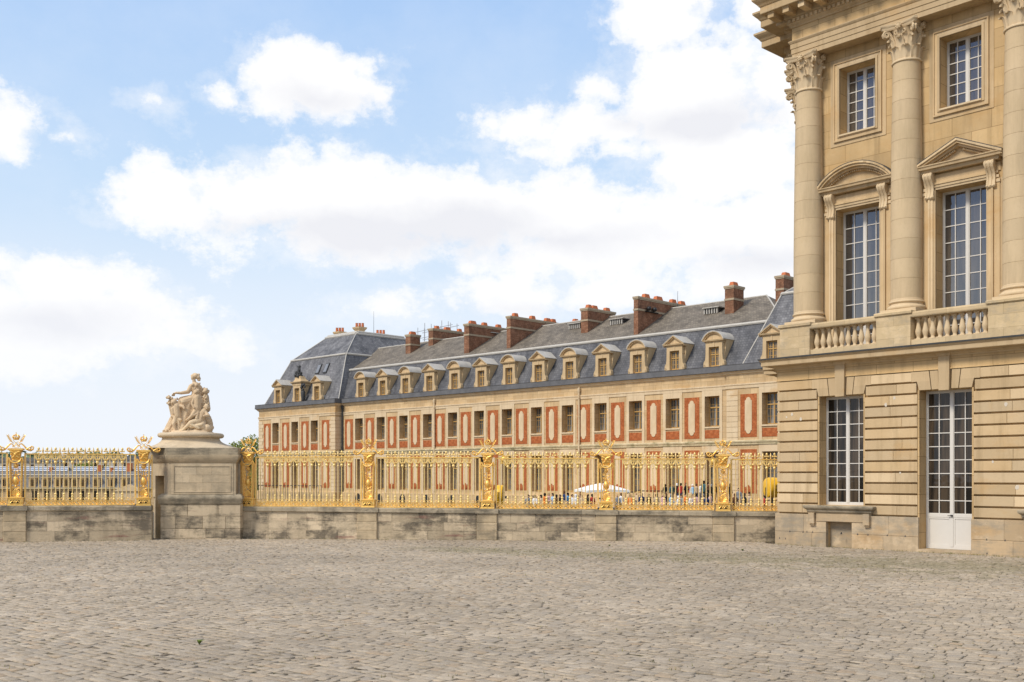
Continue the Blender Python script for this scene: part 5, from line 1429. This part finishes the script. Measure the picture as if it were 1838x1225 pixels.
# ------------------------------------------------------------------ trees
t = NT('leaf_green'); r = t.island()
c = t.ramp(r, [(0, (.13, .17, .03)), (.5, (.24, .29, .06)), (1, (.38, .42, .11))]); t.fin(c, .6, .3); t.b.inputs['Subsurface Weight'].default_value = 0
tl = t.n('ShaderNodeBsdfTranslucent'); t.l(c, tl.inputs[0]); ms = t.n('ShaderNodeMixShader'); ms.inputs[0].default_value = .45; t.l(t.b.outputs[0], ms.inputs[1]); t.l(tl.outputs[0], ms.inputs[2]); t.l(ms.outputs[0], t.t.nodes['Material Output'].inputs[0]); t.l(c, t.b.inputs['Base Color'])
M['leaf'] = t.m
M['bark'] = plain('bark', (.11, .085, .06), .9, .1, var=.3)
def leaves(m, c, rad, n, size, rnd):
    for _ in range(n):
        d = Vector((rnd.gauss(0, 1), rnd.gauss(0, 1), rnd.gauss(0, 1))).normalized() * rnd.random() ** .4
        p = Vector(c) + Vector((d.x * rad[0], d.y * rad[1], d.z * rad[2]))
        a = Vector((rnd.gauss(0, 1), rnd.gauss(0, 1), rnd.gauss(0, .7))).normalized(); bq = a.cross(Vector((rnd.gauss(0, 1), rnd.gauss(0, 1), rnd.gauss(0, 1)))).normalized()
        s = size * rnd.uniform(.6, 1.3)
        m.add([p - a * s, p + bq * s * .5, p + a * s, p - bq * s * .5], [(0, 1, 2, 3)])
def tree(px, Y, topy, gz, w_, lab, seed):
    rn = random.Random(seed); root = empty('leafy_tree', at(px, Y, z=gz), 0, lab, 'tree', 'trees beside the brick pavilion')
    H = EYE + (HY - topy) * Y / F - gz
    m = MB(); m.tube([(0, 0, 0), (.1, 0, H * .3), (-.1, .1, H * .6), (.05, 0, H * .85)], [.3, .24, .15, .05], 8)
    cl = []
    for k in range(40):
        a = rn.uniform(0, 6.28); z = H * rn.uniform(.08, .94); r = w_ * math.sqrt(max(.15, 1 - ((z / H - .45) / .55) ** 2)) * rn.uniform(.35, .95)
        p = (r * math.cos(a), r * math.sin(a), z); cl.append(p); m.tube([(0, 0, z * .72), (p[0] * .6, p[1] * .6, z * .9), p], [.09, .06, .02], 5)
    m.build('trunk', M['bark'], root, 60)
    m = MB()
    for p in cl: leaves(m, p, (w_ * .42, w_ * .42, H * .11), 170, .22, rn)
    m.build('crown', M['leaf'], root)
tree(448, 178, 786, -4.5, 4.2, 'green leafy tree between the sculpture pedestal and the brick pavilion, the taller one', 3)
tree(419, 184, 797, -4.6, 2.8, 'smaller green leafy tree just right of the sculpture plinth', 8)
# far wood on the horizon
m = MB(); rn = random.Random(9)
for k in range(170):
    px = rn.uniform(-90, 470); Y_ = rn.uniform(560, 640); top = rn.uniform(812, 826); p = at(px, Y_, top)
    leaves(m, (p.x, Y_, p.z - 4), (8, 6, 5), 60, 1.4, rn); leaves(m, (p.x, Y_, p.z - 12), (9, 6, 6), 30, 2.2, rn)
o = m.build('distant_wood', plain('distant_leaf', (.16, .21, .11), .8, .2, var=.3, scale=.3)); tag(o, 'pale green distant wood along the horizon behind the grey slate roofs', 'wood', None, 'stuff')

# ------------------------------------------------------------------ far buildings on the left
YB = 262.0; sc = YB / F
fb = empty('slate_roofed_building', at(120, YB, z=-9), 0, 'long far building with grey slate roof and ochre dormers seen through the left fence', 'building')
def fx(px): return (px - 120) * sc
def fz(py, dy=0): return EYE + (HY - py) * (YB + dy) / F + 9
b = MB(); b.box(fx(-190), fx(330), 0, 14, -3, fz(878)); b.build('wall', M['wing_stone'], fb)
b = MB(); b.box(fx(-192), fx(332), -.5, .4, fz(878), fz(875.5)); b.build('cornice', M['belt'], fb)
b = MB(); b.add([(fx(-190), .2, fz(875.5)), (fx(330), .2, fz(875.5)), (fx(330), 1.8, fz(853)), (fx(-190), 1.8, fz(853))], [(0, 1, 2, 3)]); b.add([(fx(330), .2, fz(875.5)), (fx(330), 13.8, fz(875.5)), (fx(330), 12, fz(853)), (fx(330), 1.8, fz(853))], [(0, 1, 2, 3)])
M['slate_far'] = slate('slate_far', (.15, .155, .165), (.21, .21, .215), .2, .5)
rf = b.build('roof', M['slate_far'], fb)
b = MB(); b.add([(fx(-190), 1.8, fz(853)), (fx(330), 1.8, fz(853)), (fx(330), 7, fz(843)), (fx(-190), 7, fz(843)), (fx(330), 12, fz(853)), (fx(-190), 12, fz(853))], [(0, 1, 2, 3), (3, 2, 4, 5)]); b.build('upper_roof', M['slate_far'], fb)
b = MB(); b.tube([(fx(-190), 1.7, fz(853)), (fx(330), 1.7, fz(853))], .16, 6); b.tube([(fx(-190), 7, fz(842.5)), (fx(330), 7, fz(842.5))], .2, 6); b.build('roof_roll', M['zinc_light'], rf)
t = NT('skylight_reflected_sky'); t.fin((.12, .19, .32), .3, .5); M['sky_glass'] = t.m  # reflected sky put into the panes as a blue base colour
for a, e in ((-150, 105), (115, 158), (168, 214), (228, 262)):
    b = MB(); b.add([(fx(a), 5.2, fz(845.6, 5)), (fx(e), 5.2, fz(845.6, 5)), (fx(e), 6.6, fz(838.8, 6)), (fx(a), 6.6, fz(838.8, 6)), (fx(e), 8, fz(845, 8)), (fx(a), 8, fz(845, 8))], [(0, 1, 2, 3), (3, 2, 4, 5)])
    k = b.build('ridge_skylight', M['sky_glass'], fb)
    b = MB()
    for z in (845.4, 842.2, 838.8):
        y = 5.1 + (845.6 - z) * .2; b.tube([(fx(a), y, fz(z, y)), (fx(e), y, fz(z, y))], .12, 5)
    b.build('skylight_bar', plain('skylight_white', (.8, .82, .85), .4) if a == -150 else bpy.data.materials['skylight_white'], k)
fd = None
for px in [-35, -12, 10, 34 - 27, 57, 80, 102, 118, 133, 147, 172, 198, 222][4:] + [8, -14, -36]:
    root = None
    if fd is None:
        b = MB(); b.box(-.85, .85, -.1, 1.6, -1.1, 1.15); b.prism_xz([(-1.05, 1.15), (1.05, 1.15), (.7, 1.5), (-.7, 1.5)], -.25, 1.7)
        fd = b.build('dormer', M['ochre'] if False else M['dormer'], fb)
        b = MB(); b.box(-.55, .55, -.14, -.08, -.9, .95); k = b.build('window', M['ochre'], fd)
        b = MB(); b.box(-.42, -.06, -.17, -.13, -.8, .85); b.box(.06, .42, -.17, -.13, -.8, .85); b.build('glass', M['glass'], k); d = fd
    else: d = copy_tree(fd, fb)
    d.location = (fx(px), .2, fz(867))
fw = None
for px in range(-180, 300, 22):
    if fw is None: b = MB(); b.box(-.6, .6, -.05, .1, -1.3, 1.3); fw = b.build('window', M['glass'], fb); d = fw
    else: d = fw.copy(); COL.objects.link(d); d.parent = fb
    d.location = (fx(px), 0, fz(891))
for px, py in ((163, 838.5), (218, 835), (185, 840), (75, 839)):
    b = MB(); b.box(-.45, .45, 0, 1.6, -3, 1.0) if px in (163, 218) else b.box(-.35, .35, 0, .8, -2.5, .6); b.box(-.52, .52, -.1, 1.7, .9, 1.05) if px in (163, 218) else b.box(-.4, .4, -.05, .85, .45, .62); d = b.build('chimney', M['pot'], fb); d.location = (fx(px), 5.0, fz(py + 4, 5))
b = MB(); b.prism_xz([(fx(205), fz(882)), (fx(262), fz(882)), (fx(234), fz(869.5))], -.9, .1); b.prism_xz([(fx(208), fz(905)), (fx(260), fz(905)), (fx(260), fz(882)), (fx(208), fz(882))], -.6, .1); b.build('pediment', M['wing_trim'], fb)
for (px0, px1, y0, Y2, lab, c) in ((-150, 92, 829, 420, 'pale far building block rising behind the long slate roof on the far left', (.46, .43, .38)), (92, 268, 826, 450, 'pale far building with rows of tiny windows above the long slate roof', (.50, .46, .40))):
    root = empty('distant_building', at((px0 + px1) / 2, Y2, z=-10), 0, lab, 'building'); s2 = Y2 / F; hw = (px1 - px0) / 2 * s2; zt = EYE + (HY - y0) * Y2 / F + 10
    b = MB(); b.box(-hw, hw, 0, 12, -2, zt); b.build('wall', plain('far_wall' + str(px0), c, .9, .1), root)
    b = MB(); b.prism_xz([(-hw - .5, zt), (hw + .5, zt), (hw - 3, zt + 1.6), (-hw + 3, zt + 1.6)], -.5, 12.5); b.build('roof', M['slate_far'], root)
    w0 = None; x = -hw + 2
    while x < hw - 1:
        if w0 is None: b = MB(); b.box(-.6, .6, -.06, .1, -1.1, 1.1); w0 = b.build('window', M['glass'], root); d = w0
        else: d = w0.copy(); COL.objects.link(d); d.parent = root
        d.location = (x, 0, zt - 2.2); x += 4.2 if px0 > 0 else 5.5
# darker tree clump in front of the pale far buildings
rn = random.Random(31); root = empty('leafy_tree', at(160, 330, z=-9.5), 0, 'dark green rounded tree behind the slate roof seen through the left fence', 'tree')
m = MB(); m.tube([(0, 0, 0), (0, 0, 13)], [.5, .2], 6); m.build('trunk', M['bark'], root); m = MB()
for k in range(16): leaves(m, (rn.uniform(-4.5, 4.5), rn.uniform(-2, 2), rn.uniform(11, 15.2)), (1.8, 1.8, 1.5), 80, .45, rn)
m.build('crown', M['leaf'], root)

# ------------------------------------------------------------------ railings, terrace, parasol, lamps
b = MB(); b.box(-24, 1, -6.5, 0, -1.6, -.12); b.box(-24.4, 1.4, -6.9, -6.5, -1.6, -.42); b.box(-24.8, 1.8, -7.3, -6.9, -1.6, -.75); b.box(-25.2, 2.2, -7.7, -7.3, -1.6, -1.05)
o = b.build('stone_terrace', M['wing_stone']); o.location = wing.location; o.rotation_euler = wing.rotation_euler; tag(o, 'low pale stone terrace with steps at the foot of the brick wing where visitors stand', 'terrace')
def railing(a, c, n, h, lab, name='iron_railing', za=0, zc=0):
    a, c = Vector(a), Vector(c); root = empty(name, a, 0, lab, 'railing'); d = c - a
    m = MB(); m.tube([(0, 0, h), tuple(d + Vector((0, 0, h)))], .05, 6); m.build('handrail', M['iron'], root)
    m = MB(); m.tube([(0, 0, .12), tuple(d + Vector((0, 0, .12)))], .02, 5); m.build('bottom_rail', M['iron'], root)
    m = MB(); m.tube([(0, 0, 0), (0, 0, h)], .032, 5); p0 = m.build('post', M['iron'], root)
    for k in range(1, n + 1): q = p0.copy(); COL.objects.link(q); q.parent = root; q.location = d * k / n
wl = lambda u, d, z: (wing.location.x + .7106159 * u + .7035801 * d, wing.location.y - .7035801 * u + .7106159 * d, z)
railing(wl(-76.9, -2.6, -1.15), wl(-60.2, -2.6, -1.15), 30, 2.1, 'long black iron railing with thin bars along the foot of the brick corner pavilion')
railing(at(1123, 93, 897.5), at(1150, 93, 891), 4, .55, 'short sloping black stair handrail right of the white parasol')
railing(at(1150, 93, 895.5), at(1188, 93, 895.5), 5, .68, 'level black handrail at the head of the steps left of the standing visitors')
root = empty('parasol', at(1079, 76, z=-1.3), 0, 'large white square parasol behind the gilded fence', 'parasol')
m = MB(); hw = 1.58
A, B2 = EYE + (HY - 867.5) * 76 / F + 1.3, EYE + (HY - 879.5) * 76 / F + 1.3
ca_, sa_ = math.cos(.25), math.sin(.25)
cor = [(x * hw * ca_ - y * hw * sa_, x * hw * sa_ + y * hw * ca_) for x, y in ((-1, -1), (1, -1), (1, 1), (-1, 1))]
ringb = []
for i in range(4):
    p, q = cor[i], cor[(i + 1) % 4]; ringb += [(p[0], p[1], B2 - .02), ((p[0] + q[0]) / 2 * .97, (p[1] + q[1]) / 2 * .97, B2 + .05)]
m.loft([[(0.06 * math.cos(i * math.pi / 4 - 2.3), .06 * math.sin(i * math.pi / 4 - 2.3), A) for i in range(8)], [(x * .5, y * .5, (A + B2) / 2 + .04) for x, y, z in ringb], ringb, [(x, y, z - .16) for x, y, z in ringb], [(x * .99, y * .99, z - .16) for x, y, z in ringb], [(x * .98, y * .98, z - .02) for x, y, z in ringb]], cap=False)
m.build('canopy', plain('parasol_cloth', (.84, .83, .81), .8, .2, var=.04), root, 30)
m = MB(); m.tube([(0, 0, 0), (0, 0, A - .02)], .04, 8); m.box(-.4, .4, -.4, .4, 0, .12); m.build('pole', M['white'], root)
for (px, lab, w_) in ((1122, 'dark snack cart partly hidden behind the fence right of the parasol pole', 1.7), (1067, 'dark cabinet with pale top under the left half of the parasol', 1.2)):
    root = empty('snack_cart', at(px, 78, z=-1.3), .1, lab, 'cart', 'carts under the parasol')
    m = MB(); m.box(-w_ / 2, w_ / 2, -.4, .4, .35, 1.15); m.build('body', M['iron'], root); m = MB(); m.box(-w_ / 2 - .1, w_ / 2 + .1, -.5, .5, 1.15, 1.22); m.build('top', M['white'], root)
    m = MB()
    for s in (-1, 1): m.capsule((s * w_ * .35, -.42, .2), (s * w_ * .35, -.36, .2), .2, .2, 12)
    m.build('wheel', M['lead'], root)
M['yellow'] = plain('yellow_lacquer', (.80, .45, .02), .4, .4, var=.12, scale=3)
def drum(px, py, Y, rad, ln, yaw, lab):
    p = at(px, Y, py); root = empty('drum_lamp', (p.x, p.y, -1.3), yaw, lab, 'lamp', 'yellow drum lamps behind the fence'); z = p.z + 1.3
    m = MB(); rg_ = lambda x, r: [(x, r * math.cos(a) * .96, z + r * math.sin(a)) for a in np.linspace(0, 2 * math.pi, 28, endpoint=False)]
    m.loft([rg_(x, r) for x, r in ((-ln / 2 - .05, rad * .55), (-ln / 2 - .03, rad * .8), (-ln / 2, rad * .95), (-ln * .3, rad), (-ln * .22, rad * .985), (-ln * .16, rad), (ln * .25, rad), (ln / 2, rad * .97), (ln / 2 + .02, rad * .85), (ln / 2 - .06, rad * .8))])
    m.build('housing', M['yellow'], root, 40)
    m = MB(); m.loft([rg_(x, rad * .82) for x in (ln / 2 - .055, ln / 2 - .03)]); m.build('lens', M['glass'], root)
    m = MB()
    for q in range(5): m.box(-ln * .12, ln * .22, -rad - .004, -rad + .03, z + .12 - q * .07, z + .135 - q * .07)
    m.build('vent_slots', M['iron'], root)
    m = MB(); m.tube([(0, 0, 0), (0, 0, z - rad * .75)], .06, 8); m.box(-.3, .3, -.3, .3, 0, .08); m.tube([(-ln * .62, 0, z), (-ln * .62, 0, z - rad - .12), (ln * .62, 0, z - rad - .12), (ln * .62, 0, z)], .035, 6); m.build('stand', M['iron'], root)
drum(1385.5, 875.5, 52, .50, .52, .25, 'round yellow drum shaped lamp on a dark stand right beside the palace corner')
drum(897, 889, 50, .48, .34, -.15, 'narrow yellow drum shaped lamp on a stand under the golden star emblem')
def star(px, py, Y, r, lab):
    p = at(px, Y, py); root = empty('star_emblem', (p.x, p.y, -1.3), 0, lab, 'emblem', 'golden star emblems behind the fence'); z = p.z + 1.3
    m = MB(); pts = []
    for k in range(12):
        a = k * math.pi / 6 + .26; q = r if k % 2 else r * .55; pts.append((q * math.cos(a), z + q * math.sin(a)))
    m.prism_xz(pts, -.03, .03); m.ball((0, -.03, z), r * .42, 10, 8, (1, .5, 1)); m.build('star', G, root, 30)
    m = MB(); m.tube([(0, .02, 0), (0, .02, z - r * .5)], .025, 6); m.build('pole', GB, root)
star(905, 825.5, 41, .27, 'golden star emblem on a thin pole above the narrow yellow lamp')
star(1281, 829, 41, .25, 'golden star emblem half hidden by the pillar nearest the stone palace')

# ------------------------------------------------------------------ visitors
def cl(c, n): return plain('cloth_' + n, c, .85, .1, var=.15)
CT = {'black': cl((.02, .02, .022), 'black'), 'white': cl((.75, .75, .76), 'white'), 'blue': cl((.10, .30, .55), 'blue'), 'red': cl((.42, .05, .04), 'red'), 'grey': cl((.22, .23, .25), 'grey'), 'teal': cl((.06, .14, .16), 'teal'),
      'pink': cl((.60, .38, .38), 'pink'), 'orange': cl((.75, .22, .05), 'orange'), 'beige': cl((.52, .40, .28), 'beige'), 'navy': cl((.03, .05, .13), 'navy'), 'brown': cl((.16, .08, .045), 'brown'), 'lightblue': cl((.35, .55, .75), 'lightblue')}
HAIR = {'dark': cl((.025, .018, .014), 'hair_dark'), 'brown': cl((.12, .06, .03), 'hair_brown'), 'fair': cl((.45, .32, .16), 'hair_fair'), 'cap': CT['white'], 'greycap': CT['grey']}
SKIN = plain('skin', (.58, .36, .25), .6, .3, var=.06)
def human(arm):
    b = MB()
    C = b.capsule
    C((0, 0, .95), (0, 0, 1.18), .135, .125); C((0, 0, 1.18), (0, .01, 1.38), .13, .145); C((-.13, 0, 1.40), (.13, 0, 1.40), .07, .07); C((0, 0, 1.42), (0, -.01, 1.54), .05, .05)
    b.ball((0, -.02, 1.64), .105, 12, 9, (.85, 1, 1.18)); b.ball((0, -.125, 1.63), .018, 6, 5)
    for s in (-1, 1):
        C((s * .09, 0, .92), (s * .10, -.02, .50), .085, .06); C((s * .10, -.02, .50), (s * .10, .02, .09), .058, .04); C((s * .10, .04, .045), (s * .11, -.15, .035), .042, .034)
        e = (s * .24, .02, 1.12); h = (s * .25, -.08, .86) if arm == 0 else (s * .10, -.26, 1.18)
        C((s * .18, 0, 1.39), e, .055, .044); C(e, h, .042, .03); C(h, (h[0], h[1] - .03, h[2] - .09 if arm == 0 else h[2] + .08), .035, .02)
        b.ball((s * .09, -.02, 1.63), .022, 6, 5)
    body = remeshed(b, 'body', SKIN, None, .022, 3)
    b = MB(); C = b.capsule
    C((0, 0, .93), (0, 0, 1.18), .155, .145); C((0, 0, 1.18), (0, .01, 1.38), .15, .165); C((-.14, 0, 1.40), (.14, 0, 1.40), .085, .085)
    for s in (-1, 1):
        e = (s * .24, .02, 1.12); h = (s * .25, -.08, .86) if arm == 0 else (s * .10, -.26, 1.18)
        C((s * .18, 0, 1.39), e, .07, .06); m_ = tuple(Vector(e).lerp(Vector(h), .8)); C(e, m_, .058, .045)
    shirt = remeshed(b, 'jacket', CT['black'], body, .024, 2)
    b = MB(); C = b.capsule
    C((-.06, 0, .95), (.06, 0, .95), .125, .125)
    for s in (-1, 1): C((s * .09, 0, .92), (s * .10, -.02, .50), .10, .078); C((s * .10, -.02, .50), (s * .10, .02, .10), .075, .06)
    tr = remeshed(b, 'trousers', CT['navy'], body, .024, 2)
    b = MB(); b.ball((0, .005, 1.675), .118, 12, 9, (.9, 1.0, 1.08)); b.ball((0, .05, 1.60), .09, 10, 8, (.95, .8, 1.2))
    for s in (-1, 1): b.ball((s * .06, .0, 1.70), .06, 8, 6)
    hr = remeshed(b, 'hair', HAIR['dark'], body, .022, 2, .012)
    for o in (body, shirt, tr, hr):
        o.material_slots[0].link = 'OBJECT'
    return body
HU = [human(0), human(1)]
def place(px, Z, z, yaw, jacket, trousers, hair, label, arm=0, h=1.0, bag=None):
    o = copy_tree(HU[arm]); o.name = 'person'; o.location = at(px, Z, z=z); o.rotation_euler.z = yaw; o.scale = (h, h, h)
    o.material_slots[0].material = SKIN
    for ch in o.children:
        ch.material_slots[0].material = CT[jacket] if ch.name.startswith('jacket') else CT[trousers] if ch.name.startswith('trousers') else HAIR[hair]
    if bag:
        m = MB(); m.obox((0, .23, 1.2), (.15, 0, 0), (0, .09, 0), (0, 0, .22)); k = m.build('backpack_body', CT[bag]); r = remeshed(MBcopy(k), 'backpack', CT[bag], None, .03, 4); bpy.data.objects.remove(k, do_unlink=True)
        r.location = o.location; r.rotation_euler = o.rotation_euler; r.scale = o.scale
        tag(r, bag + ' backpack on the back of the visitor in the pale cap on the terrace', 'backpack')
    tag(o, label, 'person', 'visitors behind the gilded fence')
def MBcopy(o):
    m = MB(); m.v = [tuple(v.co) for v in o.data.vertices]; m.f = [tuple(p.vertices) for p in o.data.polygons]; return m
T = -.12
ST = [(1194, 96, 2.6, 'black', 'beige', 'dark', 'standing person in a black coat at the left end of the group on the terrace', 0),
      (1206, 95, .4, 'teal', 'black', 'dark', 'standing person in a dark teal top near the left end of the terrace group', 0),
      (1215, 96.5, 3.0, 'black', 'navy', 'cap', 'standing person in black with a white cap next to the red jacket on the terrace', 0),
      (1222, 94.5, 2.8, 'red', 'navy', 'dark', 'standing person in a red jacket on the terrace', 0),
      (1232, 95, .6, 'black', 'black', 'brown', 'standing person dressed all in black left of the blue backpack', 1),
      (1243, 94, .15, 'lightblue', 'beige', 'cap', 'standing person with a white cap carrying the blue backpack', 0),
      (1250, 96.5, 3.3, 'beige', 'navy', 'brown', 'standing person in beige just right of the blue backpack', 1),
      (1258, 97, 2.2, 'white', 'grey', 'fair', 'standing person in a white top, right half of the group on the terrace', 0),
      (1263.5, 94, 2.4, 'teal', 'black', 'dark', 'tallest standing person in a dark grey green jacket, right half of the group', 0),
      (1271, 96, .9, 'brown', 'black', 'dark', 'standing person in a brown jacket close to the pillar nearest the palace', 1),
      (1277, 95, 3.0, 'black', 'black', 'greycap', 'standing person in black with a grey cap close to the pillar nearest the palace', 0),
      (1284, 97, 1.2, 'black', 'navy', 'brown', 'person in a dark coat half hidden behind the pillar nearest the palace', 0),
      (1311, 95, 2.0, 'black', 'black', 'dark', 'standing person in black just right of the pillar nearest the palace', 0)]
for k, (px, Z, yaw, j, tr, hr, lab, arm) in enumerate(ST): place(px, Z, T, yaw, j, tr, hr, lab, arm, 1.08 if 'tallest' in lab else (.90 + .02 * (k % 5)), 'blue' if 'carrying' in lab else None)
LO = [(948, 'grey', 'dark', 'person in grey left of the white shirted man'), (960, 'white', 'dark', 'man in a bright white shirt low behind the fence'), (971, 'beige', 'dark', 'dark haired person in beige just right of the white shirted man'),
      (985, 'pink', 'fair', 'fair haired person in pink low behind the fence'), (999, 'brown', 'dark', 'person in brown in the middle of the low crowd'), (1005, 'black', 'brown', 'person in black beside the brown haired tall person'), (1013, 'navy', 'brown', 'taller brown haired person in navy in the low crowd'),
      (1019, 'blue', 'dark', 'person in a bright blue top in the low crowd'), (1027, 'white', 'dark', 'dark haired person in white next to the bright blue top'), (1033.5, 'white', 'cap', 'person in white with a white cap next to the dark haired one in white'),
      (1043, 'beige', 'brown', 'person in beige at the left edge of the parasol'), (1056, 'black', 'dark', 'person in black under the left edge of the parasol'), (1063, 'red', 'dark', 'person in dark red under the parasol'),
      (1108, 'grey', 'fair', 'fair haired person in grey under the right half of the parasol'), (1131, 'orange', 'brown', 'person in a bright orange top beside the sloping handrail'), (1143, 'beige', 'fair', 'person in beige in front of the level handrail'), (1165, 'black', 'dark', 'person in black below the level handrail'),
      (1178, 'beige', 'brown', 'brown haired person in beige below the level handrail'), (1190, 'pink', 'fair', 'person in pink below the left end of the standing group'), (1205, 'lightblue', 'greycap', 'person in light blue with a grey cap below the standing group'), (1218, 'white', 'cap', 'person in white with a white cap below the red jacket'),
      (1231, 'orange', 'dark', 'person in an orange top below the standing group'), (1249, 'pink', 'dark', 'dark haired person in pink below the blue backpack'), (1262, 'beige', 'greycap', 'person in beige with a grey cap below the tallest visitor'), (1275, 'pink', 'fair', 'fair haired person in pink left of the pillar nearest the palace'),
      (1319, 'brown', 'brown', 'person in brown low behind the last fence section'), (1326, 'grey', 'dark', 'dark haired person in grey seated higher behind the last fence section'), (1336, 'black', 'dark', 'person in black at the right of the grey one behind the last fence section'), (1372, 'red', 'dark', 'person in dark red left of the round yellow lamp beside the palace'),
      (954, 'black', 'brown', 'brown haired person in black just left of the white shirted man'), (978, 'orange', 'dark', 'dark haired person in orange at the left of the low crowd'), (992, 'lightblue', 'dark', 'person in light blue at the left of the low crowd'),
      (1038, 'red', 'fair', 'fair haired person in red close to the left tip of the parasol'), (1115, 'white', 'brown', 'brown haired person in white under the right half of the parasol'), (1152, 'navy', 'fair', 'fair haired person in navy below the handrail'),
      (1197, 'black', 'brown', 'brown haired person in black low in front of the terrace steps'), (1224, 'grey', 'brown', 'brown haired person in grey below the red jacket'), (1240, 'white', 'fair', 'fair haired person in white below the all black visitor'), (1268, 'navy', 'dark', 'dark haired person in navy below the brown jacket'), (1345, 'beige', 'dark', 'dark haired person in beige in front of the last brick panel')]
for k, (px, j, hr, lab) in enumerate(LO):
    Z = 80 + (k * 37 % 9); zz = -.90 + (.45 if 'higher' in lab else .12 if 'taller' in lab else 0) - .06 * (k % 3)
    place(px, Z, zz, (k * 2.4) % 6.28, j, ('navy', 'black', 'beige', 'grey')[k % 4], hr, lab, k % 2, .96 + .02 * (k % 4))
for h_ in HU:
    for ch in list(h_.children) + [h_]: bpy.data.objects.remove(ch, do_unlink=True)

# names: a repeat takes Blender's own suffix
for o in S.objects:
    if o.name.startswith('body') and o.parent is None: o.name = 'person'
